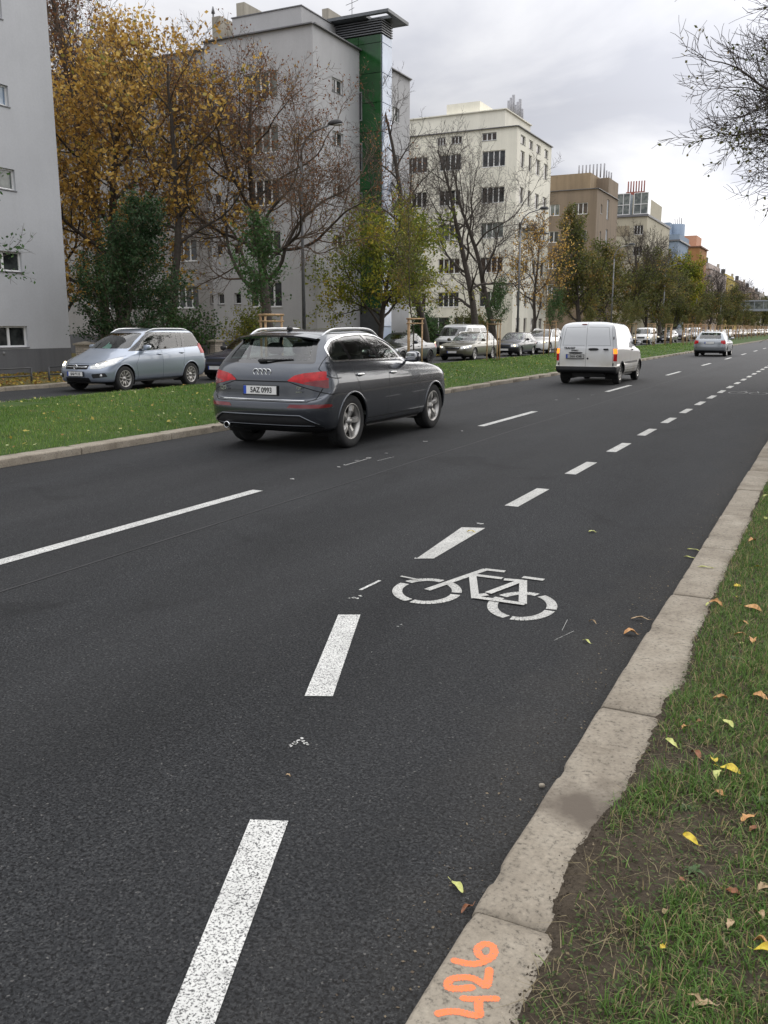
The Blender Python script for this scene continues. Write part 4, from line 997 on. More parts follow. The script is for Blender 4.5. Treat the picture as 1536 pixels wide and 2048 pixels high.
def kerb(name, xo, xi, h, joints, near, jit=.004, side=1, gap=.008):
    """stones between the joints; xo is the road side edge, xi the inner edge"""
    V = []; F = []
    s = 1 if xi > xo else -1
    W = abs(xi - xo)
    for a, b in zip(joints[:-1], joints[1:]):
        step = .03 if near(a) else 1.2
        n = max(2, int((b - a - gap) / step)); ys = np.linspace(a + gap / 2, b - gap / 2, n + 1)
        ch = .016
        prof = [(0, -.10), (0, h - ch), (ch * .35, h - ch * .35), (ch, h), (W * .33, h + .001), (W * .66, h), (W, h - .001), (W, -.1)]
        off = random.uniform(-.006, .006); tz = random.uniform(-.004, .004); base = len(V)
        for i, y in enumerate(ys):
            e = min(y - ys[0], ys[-1] - y); rr = math.exp(-e / .02) * .010
            for j, (u, z) in enumerate(prof):
                q = mnoise.noise(Vector((u * 9, y * 6, z * 9 + xo))) ; q2 = mnoise.noise(Vector((u * 40, y * 30, xo)))
                chip = max(0, mnoise.noise(Vector((y * 7.0, xo, 3))) - .28) * .05 if j in (1, 2) else 0
                V.append((xo + s * (u + off + (q * jit + chip if j < 4 else q * jit)), y, z + (q2 * jit * .3 + tz - rr - chip * .6 if 1 <= j <= 6 else 0)))
        m_ = len(prof)
        for i in range(n):
            for j in range(m_ - 1):
                q = [base + i * m_ + j, base + i * m_ + j + 1, base + (i + 1) * m_ + j + 1, base + (i + 1) * m_ + j]
                F.append(q if s < 0 else q[::-1])
        for e_, r_ in ((0, 1), (n, -1)):
            q = [base + e_ * m_ + j for j in range(m_)]
            F.append((q[::r_]) + [])
    me = bpy.data.meshes.new(name); me.from_pydata(V, [], F); me.materials.append(CONC)
    bm = bmesh.new(); bm.from_mesh(me); bmesh.ops.recalc_face_normals(bm, faces=bm.faces); bm.to_mesh(me); bm.free()
    me.polygons.foreach_set('use_smooth', [len(p.vertices) == 4 for p in me.polygons]); me.update()
    return tag(link(name, me), kind='structure')
jr = [-3, -1.2, .52, 2.05, 3.56, 5.38, 6.68, 8.0]
while jr[-1] < 140: jr.append(jr[-1] + random.uniform(1.25, 1.8))
jr.append(700)
KERB = kerb('kerb', -.755, -.46, .055, jr, lambda y: y < 10)
jl = [-6]
while jl[-1] < 8.9: jl.append(jl[-1] + random.uniform(1.0, 1.9))
while jl[-1] < 160: jl.append(jl[-1] + random.uniform(1.0, 2.0))
jl.append(700)
kerb('median_kerb', -8.72, -9.0, .10, jl, lambda y: 6 < y < 14, .008, gap=.014)
jf = list(np.arange(-6, 160, 1.5)) + [700]
kerb('far_median_kerb', -15.85, -15.6, .09, jf, lambda y: False)
kerb('far_kerb', -19.45, -19.75, .11, [y for y in jf if y < 27], lambda y: False)
kerb('parking_kerb', -21.9, -22.15, .11, [y for y in jf if y > 26], lambda y: False)

# 426 sprayed on the near kerb stone, reading sideways
def spray():
    m, t, b, _ = node_mat('orange_spray'); p = wpos(t)
    f = ramp(t, noise(t, 170, 4, .75, p), [(.36, (0.0,)), (.47, (1.0,))]); g_ = ramp(t, noise(t, 22, 4, .6, p), [(.3, (.80,)), (.6, (1.0,))])
    c = mixc(t, mth(t, 'MULTIPLY', f, g_), (.26, .20, .15), (.93, .205, .065)); t.links.new(c, b.inputs['Base Color']); b.inputs['Roughness'].default_value = .8
    return m
ORANGE = spray()
def brush(pts, w, z, mb, k=3):
    P = [Vector((p[0], p[1], z)) for p in pts]
    # smooth
    for _ in range(k):
        Q = [P[0]]
        for i in range(len(P) - 1): Q += [P[i] * .75 + P[i + 1] * .25, P[i] * .25 + P[i + 1] * .75]
        Q.append(P[-1]); P = Q
    n = len(P); L = []; Rr = []
    for i in range(n):
        d = (P[min(i + 1, n - 1)] - P[max(i - 1, 0)]).normalized(); nn = Vector((-d.y, d.x, 0)) * w / 2 * (1 + .10 * math.sin(i * 1.3) + .05 * math.sin(i * 3.1))
        L.append(P[i] + nn); Rr.append(P[i] - nn)
    for i in range(n - 1):
        dz = Vector((0, 0, .00001 * i)); mb.add([L[i] + dz, Rr[i] + dz, Rr[i + 1] + dz, L[i + 1] + dz], [(0, 1, 2, 3)])
    for c, dd in ((P[0], 1), (P[-1], -1)):
        mb.add([c + Vector((math.cos(a) * w / 2, math.sin(a) * w / 2, .0009 if dd < 0 else -.0002)) for a in np.linspace(0, 2 * PI, 14, endpoint=False)], [tuple(range(14))])
NUM_STROKES = [[(-0.7186, 1.8302), (-0.6927, 1.8315), (-0.6602, 1.8419), (-0.6347, 1.8862), (-0.6452, 1.9215), (-0.6708, 1.9273), (-0.6853, 1.9014), (-0.6721, 1.8735), (-0.65, 1.8706), (-0.6414, 1.8829)], [(-0.6285, 1.8366), (-0.6207, 1.8084), (-0.6137, 1.7788), (-0.6342, 1.7868), (-0.6594, 1.7927), (-0.6873, 1.7787), (-0.7062, 1.7618), (-0.7003, 1.7353), (-0.681, 1.7378), (-0.6469, 1.7603)], [(-0.685, 1.6487), (-0.6721, 1.6619), (-0.6456, 1.6752), (-0.6174, 1.6776), (-0.5945, 1.6874), (-0.6081, 1.7042), (-0.6159, 1.7313)], [(-0.6508, 1.7191), (-0.6268, 1.7276), (-0.6092, 1.7399), (-0.5812, 1.754)]]
m = MB()
for i, q in enumerate(NUM_STROKES): brush(q, .0205 if i < 3 else .0180, .0605 + .0012 * i, m, 4)
kb = BVHTree.FromPolygons([v.co.copy() for v in KERB.data.vertices], [tuple(p.vertices) for p in KERB.data.polygons])
m.v = [(x, y, (kb.ray_cast(Vector((x, y, .3)), Vector((0, 0, -1)))[0] or Vector((0, 0, .056))).z + .0004 + (z - .0605) * .08) for x, y, z in m.v]
m.build('painted_number', ORANGE, KERB)
def overspray():
    m, t, b, out = node_mat('orange_overspray'); p = wpos(t); b.inputs['Base Color'].default_value = (.9, .24, .09, 1); b.inputs['Roughness'].default_value = .9
    f = ramp(t, noise(t, 240, 3, .8, p), [(.54, (0.0,)), (.59, (1.0,))]); tr = NN(t, 'ShaderNodeBsdfTransparent'); ms = NN(t, 'ShaderNodeMixShader')
    t.links.new(f, ms.inputs[0]); t.links.new(tr.outputs[0], ms.inputs[1]); t.links.new(b.outputs[0], ms.inputs[2]); t.links.new(ms.outputs[0], out.inputs[0]); return m
m = MB()
for i, q in enumerate(NUM_STROKES): brush(q, .0245 if i < 3 else .0215, .0605 + .0012 * i, m, 4)
m.v = [(x, y, (kb.ray_cast(Vector((x, y, .3)), Vector((0, 0, -1)))[0] or Vector((0, 0, .056))).z + .00015 + (z - .0605) * .04) for x, y, z in m.v]
m.build('overspray', overspray(), KERB)

# ------------------------------------------------------------------ verges
def soil_mat(name, cols, sc=3.0):
    m, t, b, _ = node_mat(name)
    p = wpos(t); n1_ = noise(t, sc, 6, .65, p); n2_ = noise(t, 70, 4, .7, p)
    c = ramp(t, n1_, [(.3, cols[0]), (.5, cols[1]), (.7, cols[2])])
    c = mixc(t, 1.0, c, ramp(t, n2_, [(.3, (.55,)), (.6, (1.2,))]), 'MULTIPLY')
    t.links.new(c, b.inputs['Base Color']); b.inputs['Roughness'].default_value = .95; b.inputs['Specular IOR Level'].default_value = .2
    bump(t, b, mth(t, 'ADD', n1_, n2_), .7, .012)
    return m
SOIL = soil_mat('verge_soil', ((.040, .030, .020), (.058, .046, .033), (.075, .060, .042)), 5)
TURF = soil_mat('turf', ((.030, .048, .012), (.045, .085, .018), (.075, .075, .030)), 1.2)
LITT = soil_mat('leafy_ground', ((.05, .06, .02), (.10, .085, .03), (.16, .10, .03)), 2.2)
def edge_x(y): return -.510 + .028 * mnoise.noise(Vector((y * 1.1, 0, 0))) + .018 * mnoise.noise(Vector((y * 4.7, 5, 0))) + .012 * mnoise.noise(Vector((y * 31, 2, 0))) - .05 * math.exp(-((y - 2.35) / .35) ** 2) + .01 * mnoise.noise(Vector((y * 14, 9, 0))) + .05 * math.exp(-((y - 4.1) / .3) ** 2)
def verge_z(x, y):
    e = edge_x(y); d = x - e
    z = .0575 + min(d, .25) * .10 if d > 0 else .0575 + d * .5
    return z + .008 * mnoise.noise(Vector((x * 9, y * 9, 0))) * (1 if d > .03 else .12) + .003 * mnoise.noise(Vector((x * 40, y * 40, 0))) * (1 if d > .0 else .1) + max(0, min(1, d)) * .03 * mnoise.noise(Vector((x * 2, y * 2, 4)))
def grid(name, xs, ys, zf, mat):
    V = np.array([(x, y, zf(x, y)) for y in ys for x in xs]); a = len(xs)
    i, j = np.meshgrid(np.arange(a - 1), np.arange(len(ys) - 1)); b = (j * a + i).ravel()
    me = np_mesh(name, V, np.stack([b, b + 1, b + a + 1, b + a], 1), mat, smooth=True)
    return tag(link(name, me), kind='structure')
ys = list(np.arange(-1, 5.5, .02)) + list(np.arange(5.5, 14, .06)) + list(np.arange(14, 60, .5)) + [80, 150, 400, 700]
xs = list(np.arange(-.64, .12, .018)) + [.2, .4, .8, 1.5, 3, 6, 12, 40, 300]
grid('verge', xs, ys, verge_z, SOIL)
def med_z(x, y):
    d = min(-8.95 - x, x + 15.65); k = max(0, min(1, d / 1.5))
    return .088 + .06 * k * (2 - k) + .02 * mnoise.noise(Vector((x * .7, y * .7, 0))) * k + .008 * mnoise.noise(Vector((x * 4, y * 4, 0))) * k
grid('median', list(np.linspace(-15.7, -8.92, 40)), list(np.arange(0, 40, .35)) + list(np.arange(40, 160, 2)) + [200, 400, 700], med_z, TURF)
def fv(x, y):
    return .10 + .03 * mnoise.noise(Vector((x * .6, y * .6, 0)))
grid('far_verge', list(np.linspace(-25.6, -22.1, 10)), list(np.arange(-4, 120, 2)) + [200, 700], fv, LITT)
grid('roadside_strip', list(np.linspace(-22.14, -19.7, 8)), list(np.arange(-4, 27.1, .8)), lambda x, y: .09 + .02 * mnoise.noise(Vector((x * .6, y * .6, 0))), LITT)
m = MB(); m.quad((-300, -60, .06), (-25.5, -60, .06), (-25.5, 700, .06), (-300, 700, .06)); tag(m.build('yard_ground', LITT), kind='structure')

# grass blades: one object per lawn
def blade_mat(name, stops, rough=.55):
    m, t, b, out = node_mat(name)
    a = NN(t, 'ShaderNodeAttribute'); a.attribute_name = 'rnd'
    c = ramp(t, a.outputs['Fac'], stops)
    t.links.new(c, b.inputs['Base Color']); b.inputs['Roughness'].default_value = rough; b.inputs['Specular IOR Level'].default_value = .25
    tl = NN(t, 'ShaderNodeBsdfTranslucent'); t.links.new(c, tl.inputs['Color'])
    ms = NN(t, 'ShaderNodeMixShader'); ms.inputs[0].default_value = .3
    t.links.new(b.outputs[0], ms.inputs[1]); t.links.new(tl.outputs[0], ms.inputs[2]); t.links.new(ms.outputs[0], out.inputs[0])
    return m
GREENS = [(0, (.05, .10, .02)), (.45, (.095, .19, .035)), (.8, (.16, .27, .06)), (.93, (.20, .23, .08)), (1, (.34, .27, .14))]
BLADE = blade_mat('grass_blade', GREENS)
def blades(P, h, w, lean, rnd, seg=3):
    """P (n,3) roots; returns verts, quads"""
    n = len(P); th = rng.uniform(0, 2 * PI, n); ln = rng.uniform(0, 1, n) ** .8 * lean
    side = np.stack([-np.sin(th), np.cos(th), np.zeros(n)], 1); fw = np.stack([np.cos(th), np.sin(th), np.zeros(n)], 1)
    V = []; 
    for s in range(seg + 1):
        t = s / seg; c = P + fw * (h * ln * t ** 1.7)[:, None] + np.array([0, 0, 1.0]) * (h * t * np.sqrt(np.maximum(.08, 1 - (ln * t * .85) ** 2)))[:, None]
        ww = (w * (1 - t ** 1.6) * .5 + 1e-4)[:, None]
        V += [c - side * ww, c + side * ww]
    V = np.stack(V, 1).reshape(-1, 3); k = 2 * (seg + 1); b = np.arange(n) * k
    F = np.concatenate([np.stack([b + 2 * s, b + 2 * s + 1, b + 2 * s + 3, b + 2 * s + 2], 1) for s in range(seg)])
    return V, F, np.tile(rnd, seg)
# near verge
def near_grass():
    N = 125000
    y = 1.2 + 13 * rng.uniform(0, 1, N) ** 1.6; x = rng.uniform(-.56, .55, N) + 0
    keep = []
    Z = np.zeros(N); H = np.zeros(N)
    for i in range(N):
        e = edge_x(y[i]); d = x[i] - e
        q = mnoise.noise(Vector((x[i] * 3.2, y[i] * 2.2, 2))) + .5 * mnoise.noise(Vector((x[i] * 11, y[i] * 9, 7)))
        dens = (d + .02) * 6.0 + q * 1.1 + (y[i] - 2.8) * .55
        if y[i] < 3.3: dens = (d - .10) * 2.6 + q * 1.6 - .12 + max(0, .5 - abs(y[i] - 1.5)) * .9
        if d < .012 or rng.uniform() > max(.035, min(1, dens)): continue
        keep.append(i); Z[i] = verge_z(x[i], y[i]) - .004
        H[i] = (.028 + .055 * rng.uniform() ** 1.5) * (.75 + .5 * max(0, q)) * (1.0 if y[i] > 3 else .9)
    keep = np.array(keep); P = np.stack([x[keep], y[keep], Z[keep]], 1)
    rnd = np.clip(rng.normal(.42, .25, len(keep)), 0, 1); rnd[rng.uniform(0, 1, len(keep)) < .16] = 1.0
    return blades(P, H[keep], rng.uniform(.0022, .0048, len(keep)), 1.25, rnd)
V, F, A = near_grass()
tag(link('verge_grass', np_mesh('verge_grass', V, F, BLADE, A)), kind='stuff')
def med_grass():
    out = []
    for (y0, y1, dn, hh, ww, x0) in ((6.5, 13, 900, .055, .007, -14), (13, 24, 420, .06, .011, -15.65), (24, 45, 140, .065, .02, -15.65), (45, 95, 30, .07, .05, -15.6)):
        n = int((y1 - y0) * (-8.97 - x0) * dn); x = rng.uniform(x0, -8.97, n); y = rng.uniform(y0, y1, n)
        z = np.array([med_z(a, b) for a, b in zip(x, y)]) - .004
        rnd = np.clip(rng.normal(.5, .2, n) + .15 * np.sin(x * 1.3 + y * .9), 0, .9); rnd[rng.uniform(0, 1, n) < .035] = 1.0
        out.append(blades(np.stack([x, y, z], 1), hh * rng.uniform(.5, 1.25, n), ww * rng.uniform(.6, 1.3, n), .9, rnd, 2))
    o = 0; Vs, Fs, As = [], [], []
    for v, f, a in out: Vs.append(v); Fs.append(f + o); As.append(a); o += len(v)
    return np.concatenate(Vs), np.concatenate(Fs), np.concatenate(As)
V, F, A = med_grass()
tag(link('median_grass', np_mesh('median_grass', V, F, blade_mat('lawn_blade', [(0, (.06, .12, .018)), (.5, (.11, .205, .032)), (.85, (.18, .28, .06)), (1, (.38, .36, .13))]), A)), kind='stuff')
# ------------------------------------------------------------------ trees
BARK = simple('bark', (.062, .051, .042), .9, var=.35, scale=9, bmp=.5)
TWIG = simple('twig_bark', (.12, .083, .055), .85, var=.25)
TWIGD = simple('dark_twig_bark', (.070, .056, .047), .85, var=.25)
def leafm(name, stops): return blade_mat(name, stops, .6)
L_YEL = leafm('amber_leaves', [(0, (.25, .14, .045)), (.35, (.46, .27, .06)), (.7, (.64, .41, .10)), (.9, (.70, .51, .15)), (1, (.28, .26, .06))])
L_RED = leafm('russet_leaves', [(0, (.13, .055, .03)), (.5, (.22, .10, .045)), (.85, (.30, .15, .05)), (1, (.33, .24, .06))])
L_GRN = leafm('dark_green_leaves', [(0, (.030, .065, .020)), (.5, (.055, .120, .036)), (.85, (.09, .17, .055)), (1, (.16, .20, .06))])
L_EVG = leafm('evergreen_leaves', [(0, (.016, .036, .014)), (.5, (.032, .070, .026)), (.85, (.055, .105, .040)), (1, (.09, .13, .045))])
L_YG = leafm('yellow_green_leaves', [(0, (.09, .125, .018)), (.4, (.17, .21, .026)), (.75, (.32, .31, .035)), (1, (.46, .34, .04))])
L_OLV = leafm('olive_leaves', [(0, (.065, .085, .022)), (.5, (.135, .145, .038)), (.85, (.21, .175, .05)), (1, (.34, .21, .06))])

class Tree:
    def __init__(s, seed, minr=.006): s.r = random.Random(seed); s.br = []; s.minr = minr
    def grow(s, p, d, L, r, lvl, cfg):
        R = s.r; c = cfg[lvl]
        n = max(3, int(L / c['seg']) + 1); st = L / n; pts = [p.copy()]; rad = [r]; end = max(r * c.get('taper', .35), s.minr * .55)
        wob, trop = c.get('wob', .15), c.get('up', .0)
        for i in range(n):
            d = (d + Vector((R.gauss(0, wob), R.gauss(0, wob), R.gauss(0, wob) + trop))).normalized()
            p = p + d * st; pts.append(p.copy()); rad.append(r + (end - r) * (i + 1) / n)
        s.br.append((pts, rad, lvl))
        if lvl + 1 < len(cfg):
            nc = c['n'] if isinstance(c['n'], int) else R.randint(*c['n'])
            if lvl >= 2: nc = max(2, int(nc * min(1.5, L / c.get('ref', L))))
            a0 = R.uniform(0, 6.28)
            for k in range(nc):
                t = c.get('t0', .3) + (1 - c.get('t0', .3)) * (k + R.uniform(.1, .9)) / nc
                f = t * n; i = min(int(f), n - 1); q = pts[i].lerp(pts[i + 1], f - i); dd = (pts[i + 1] - pts[i]).normalized()
                ax = dd.orthogonal().normalized(); ax = Matrix.Rotation(a0 + k * 2.4 + R.uniform(-.4, .4), 3, dd) @ ax
                an = R_(c.get('ang', 50) * R.uniform(.75, 1.25)) * (1 - .35 * t if lvl == 0 else 1)
                cd = (dd * math.cos(an) + ax * math.sin(an)).normalized()
                ratio = c.get('ratio', .6) * (1 - c.get('fall', .45) * (t - .3)) * R.uniform(.75, 1.2)
                if lvl == 0 and 'prof' in c: Lc = c['prof'](t) * R.uniform(.85, 1.15)
                else: Lc = L * ratio
                s.grow(q, cd, Lc, max(s.minr, min(rad[i] * .8, rad[i] * c.get('rr', .5))), lvl + 1, cfg)
            if lvl > 0 and c.get('cont', True): s.grow(pts[-1], d, L * .45, rad[-1], lvl + 1, cfg)
    def tubes(s, sel, sides):
        V = []; F = []; o = 0
        for pts, rad, lvl in s.br:
            if lvl not in sel: continue
            k = sides[lvl]; P = np.array(pts); n = len(P); D = np.gradient(P, axis=0); D /= np.linalg.norm(D, axis=1)[:, None] + 1e-9
            ref = np.array([0, 0, 1.]) if abs(D[0, 2]) < .9 else np.array([1., 0, 0]); A = np.cross(D, ref); A /= np.linalg.norm(A, axis=1)[:, None] + 1e-9; Bv = np.cross(D, A)
            th = np.arange(k) * 2 * PI / k
            ring = P[:, None, :] + np.array(rad)[:, None, None] * (A[:, None, :] * np.cos(th)[None, :, None] + Bv[:, None, :] * np.sin(th)[None, :, None])
            V.append(ring.reshape(-1, 3)); i, j = np.meshgrid(np.arange(n - 1), np.arange(k), indexing='ij'); i = i.ravel(); j = j.ravel(); j2 = (j + 1) % k
            F.append(np.stack([i * k + j, i * k + j2, (i + 1) * k + j2, (i + 1) * k + j], 1) + o); o += n * k
        return np.concatenate(V), np.concatenate(F)
    def leaves(s, lvls, per_m, size, spread=.08, mask=None, droop=0.0):
        P = []
        for pts, rad, lvl in s.br:
            if lvl not in lvls: continue
            for a, b in zip(pts[:-1], pts[1:]):
                L = (b - a).length; k = per_m * L * (mask(a) if mask else 1); k = int(k) + (s.r.random() < k % 1)
                for _ in range(k): P.append(a.lerp(b, s.r.random()))
        if not P: return None
        P = np.array(P); n = len(P); g = np.random.default_rng(n)
        P = P + g.normal(0, spread, P.shape); P[:, 2] -= droop * g.uniform(0, 1, n)
        u = g.normal(0, 1, (n, 3)); u /= np.linalg.norm(u, axis=1)[:, None]; w = g.normal(0, 1, (n, 3)); w = np.cross(u, w); w /= np.linalg.norm(w, axis=1)[:, None]
        sz = (size * g.uniform(.6, 1.35, n))[:, None]
        V = np.stack([P - u * sz * .55, P + w * sz * .36, P + u * sz * .55, P - w * sz * .36], 1).reshape(-1, 3)
        b = np.arange(n) * 4
        return V, np.stack([b, b + 1, b + 2, b + 3], 1), n, P
def tree(name, label, loc, seed, cfg, r0, H, d0=(0, 0, 1), leaf=None, cat='tree', group=None, twig=TWIG, sides=(9, 6, 4, 3, 3), twl=(2, 3, 4), minr=.006):
    """leaf = (material, levels, per metre, size, spread, mask)"""
    t = Tree(seed, minr); t.grow(Vector((0, 0, -.15)), Vector(d0).normalized(), H, r0, 0, cfg)
    root = empty(name, loc, 0, label, cat, group)
    V, F = t.tubes([l for l in range(len(cfg)) if l not in twl], sides)
    link('trunk', np_mesh('trunk', V, F, BARK, smooth=True), root)
    V, F = t.tubes([l for l in twl if l < len(cfg)], sides); mats = [twig]; A = np.zeros(len(F)); mi = np.zeros(len(F), np.int32)
    if leaf:
        res = t.leaves(leaf[1], leaf[2], leaf[3], leaf[4] if len(leaf) > 4 else .08, leaf[5] if len(leaf) > 5 else None)
        if res:
            LV, LF, n, P = res; g = np.random.default_rng(seed)
            F = np.concatenate([F, LF + len(V)]); V = np.concatenate([V, LV])
            rnd = np.clip(g.normal(.5, .22, n) + .16 * np.sin(P[:, 0] * 1.9 + seed) + .12 * np.sin(P[:, 2] * 2.3), 0, 1)
            A = np.concatenate([A, rnd]); mi = np.concatenate([mi, np.ones(n, np.int32)]); mats.append(leaf[0])
    me = np_mesh('crown', V, F, mats, A); me.polygons.foreach_set('material_index', mi)
    link('crown', me, root)
    return root
def C(**k): return k
def cfg_lime(prof, up=.06, dens=1.0, ang=62, t0=.25, n0=13):
    return [C(seg=.5, wob=.05, up=.03, n=n0, t0=t0, ang=ang, prof=prof, rr=.50, taper=.18),
            C(seg=.35, wob=.13, up=up, n=int(7 * dens), t0=.22, ang=48, ratio=.55, rr=.5, taper=.30),
            C(seg=.22, wob=.16, up=up * .8, n=int(6 * dens), t0=.15, ang=42, ratio=.50, rr=.5, taper=.3, ref=1.6),
            C(seg=.16, wob=.18, up=.04, n=int(4 * dens), t0=.2, ang=38, ratio=.55, rr=.55, taper=.4, ref=.8),
            C(seg=.14, wob=.18, up=.03, taper=.5)]
# ------------------------------------------------------------------ buildings
COPE = simple('metal_coping', (.16, .16, .17), .5)
WHITE = simple('window_frame_white', (.78, .78, .77), .5, var=.05)
DKFR = simple('window_frame_dark', (.10, .105, .11), .5)
def pane_mat(name, c0, c1, r=.06):
    m, t, b, _ = node_mat(name)
    n = noise(t, 1.4, 3, .6, wpos(t)); c = ramp(t, n, [(.42, c0), (.58, c1)])
    t.links.new(c, b.inputs['Base Color']); b.inputs['Roughness'].default_value = r; b.inputs['Specular IOR Level'].default_value = .6
    return m
PANES = [pane_mat('pane_dark', (.015, .017, .018), (.05, .055, .055)), pane_mat('pane_brown', (.03, .022, .018), (.07, .05, .04)), pane_mat('pane_curtain', (.10, .115, .11), (.22, .24, .22)), pane_mat('pane_sky', (.20, .27, .36), (.34, .40, .46))]
WC = {}
def window(parent, loc, rz, w, h, n, gm=0, fr=None, depth=.12, sill=True):
    fr = fr or WHITE; key = (round(w, 2), round(h, 2), n, gm, fr.name)
    if key not in WC:
        f = MB(); t = .055; d = .05
        for z in (t / 2, h - t / 2): f.box((w / 2, depth, z), (w, d, t))
        for k in range(n + 1):
            x = t / 2 + (w - t) * k / n; f.box((x, depth - .001, h / 2), (t if k in (0, n) else t * 1.6, d + .004, h - 2 * t + .004))
        f.box((w / 2, .045, -.018), (w + .06, depth + .03, .03), 1)
        p = MB(); p.quad((t, depth + .012, t), (w - t, depth + .012, t), (w - t, depth + .012, h - t), (t, depth + .012, h - t))
        WC[key] = (f.mesh('window', [fr, COPE if gm == 3 or h < .8 else fr]), p.mesh('pane', PANES[gm]))
    a = link('window', WC[key][0], parent, loc, (0, 0, rz)); link('pane', WC[key][1], a)
    return a
def facade(mb, org, u, W, z0, z1, wins, mi=0, dep=.16, plinth=None):
    """a wall with real openings; wins = (u0, u1, z0, z1, ...)"""
    u = Vector(u); n = u.cross(Vector((0, 0, 1))); org = Vector(org)
    U = sorted({0, W} | {x for w in wins for x in w[:2]}); Z = sorted({z0, z1} | {x for w in wins for x in w[2:4]} | ({plinth} if plinth else set()))
    for a, b in zip(U[:-1], U[1:]):
        for c, d in zip(Z[:-1], Z[1:]):
            mu, mz = (a + b) / 2, (c + d) / 2
            if any(w[0] < mu < w[1] and w[2] < mz < w[3] for w in wins): continue
            P = [org + u * x + Vector((0, 0, z)) for x, z in ((a, c), (b, c), (b, d), (a, d))]
            mb.add(P, [(0, 1, 2, 3)], 1 if plinth and mz < plinth else mi)
    for w in wins:
        q = [org + u * x + Vector((0, 0, z)) for x, z in ((w[0], w[2]), (w[1], w[2]), (w[1], w[3]), (w[0], w[3]))]
        for i in range(4):
            a, b = q[i], q[(i + 1) % 4]; mb.add([a, b, b - n * dep, a - n * dep], [(0, 1, 2, 3)], mi)
def plaster(name, col, stain=.25):
    m, t, b, _ = node_mat(name)
    p = wpos(t); n1_ = noise(t, .35, 5, .6, p); n2_ = noise(t, 14, 4, .7, p)
    s = NN(t, 'ShaderNodeMapping'); s.inputs['Scale'].default_value = (1.6, 1.6, .12); t.links.new(p, s.inputs[0]); n3 = noise(t, 1.0, 5, .65, s.outputs[0])
    c = ramp(t, n1_, [(.3, tuple(x * .90 for x in col)), (.7, tuple(x * 1.06 for x in col))])
    c = mixc(t, 1.0, c, ramp(t, n3, [(.35, (1 - stain,)), (.6, (1.0,))]), 'MULTIPLY')
    c = mixc(t, 1.0, c, ramp(t, n2_, [(.3, (.95,)), (.7, (1.04,))]), 'MULTIPLY')
    t.links.new(c, b.inputs['Base Color']); b.inputs['Roughness'].default_value = .9; bump(t, b, n2_, .15, .01)
    return m
ROOF = simple('roof_felt', (.08, .08, .085), .85); COPE = simple('metal_coping', (.16, .16, .17), .5)
def building(label, y0, y1, H, wm, left, right, x1=-25.0, W=23.0, plinth=None, pm=None, seed=0, step=None, fr=None, gl=(0, 0, 0, 1, 2), name='apartment_building', group=None):
    """left: windows of the gable facing -Y as (x0, x1, z0, z1, n) in world x; right: windows of the street face as (y0, y1, z0, z1, n)"""
    R = random.Random(seed); x0 = x1 - W
    root = empty(name, (x1, y0, 0), 0, label, 'building', group)
    T = lambda p: (p[0] - x1, p[1] - y0, p[2])
    m = MB()
    facade(m, T((x0, y0, 0)), (1, 0, 0), W, 0, H, [(a - x0, b - x0, c, d) for a, b, c, d, *_ in left], plinth=plinth)
    facade(m, T((x1, y0, 0)), (0, 1, 0), y1 - y0, 0, H, [(a - y0, b - y0, c, d) for a, b, c, d, *_ in right], plinth=plinth)
    m.quad(T((x0, y0, 0)), T((x0, y0, H)), T((x0, y1, H)), T((x0, y1, 0))); m.quad(T((x1, y1, 0)), T((x1, y1, H)), T((x0, y1, H)), T((x0, y1, 0)))
    m.build('wall', [wm, pm or wm], root, recalc=False)
    r = MB(); r.box(((x0 + x1) / 2 - x1, (y1 - y0) / 2, H - .25), (W - .1, y1 - y0 - .1, .1)); r.build('roof', ROOF, root)
    c = MB()
    c.box((-W / 2, 0, H + .03), (W + .1, .34, .06)); c.box((-.0, (y1 - y0) / 2, H + .031), (.34, y1 - y0, .058)); c.box((-W / 2, y1 - y0, H + .03), (W, .34, .06))
    c.build('coping', COPE, root)
    for a, b, c0, d0, n, *g in left: window(root, T((a, y0, c0)), 0, b - a, d0 - c0, n, g[0] if g else R.choice(gl), fr)
    for a, b, c0, d0, n, *g in right: window(root, T((x1, a, c0)), PI / 2, b - a, d0 - c0, n, g[0] if g else R.choice(gl), fr)
    return root
def part_box(root, name, x0, x1, y0, y1, z0, z1, mat, base):
    m = MB(); m.box(((x0 + x1) / 2 - base[0], (y0 + y1) / 2 - base[1], (z0 + z1) / 2), (x1 - x0, y1 - y0, z1 - z0)); return m.build(name, mat, root)

GREYW = plaster('grey_plaster', (.50, .51, .53), .03); GREYD = plaster('dark_grey_plinth', (.15, .152, .16), .2)
GREY2 = plaster('warm_grey_plaster', (.485, .485, .49), .05)
# left block
lw = [(20.9, 22.36, 1.0, 1.70, 2, 0), (20.9, 22.36, 3.50, 4.15, 2, 0), (20.9, 22.36, 6.13, 6.80, 2, 2), (20.9, 22.36, 8.75, 9.40, 2, 3), (20.9, 22.36, 11.4, 12.05, 2, 2), (18.2, 19.6, 1.0, 1.7, 2), (18.2, 19.6, 3.5, 4.15, 2)]
rt = building('light grey rendered block with dark plinth at the left edge', 9.0, 24.28, 21, GREYW, [], lw, plinth=.93, pm=GREYD, seed=3)
for (y, z) in ((21.3, .80), (21.3, 3.3), (21.3, 5.95)):
    m = MB(); m.lathe([(.0001, .02), (.045, .02), (.055, 0)], 12, 'X', (.005, y - 9.0, z)); m.build('air_vent', simple('vent_grey', (.2, .2, .2), .6), rt)
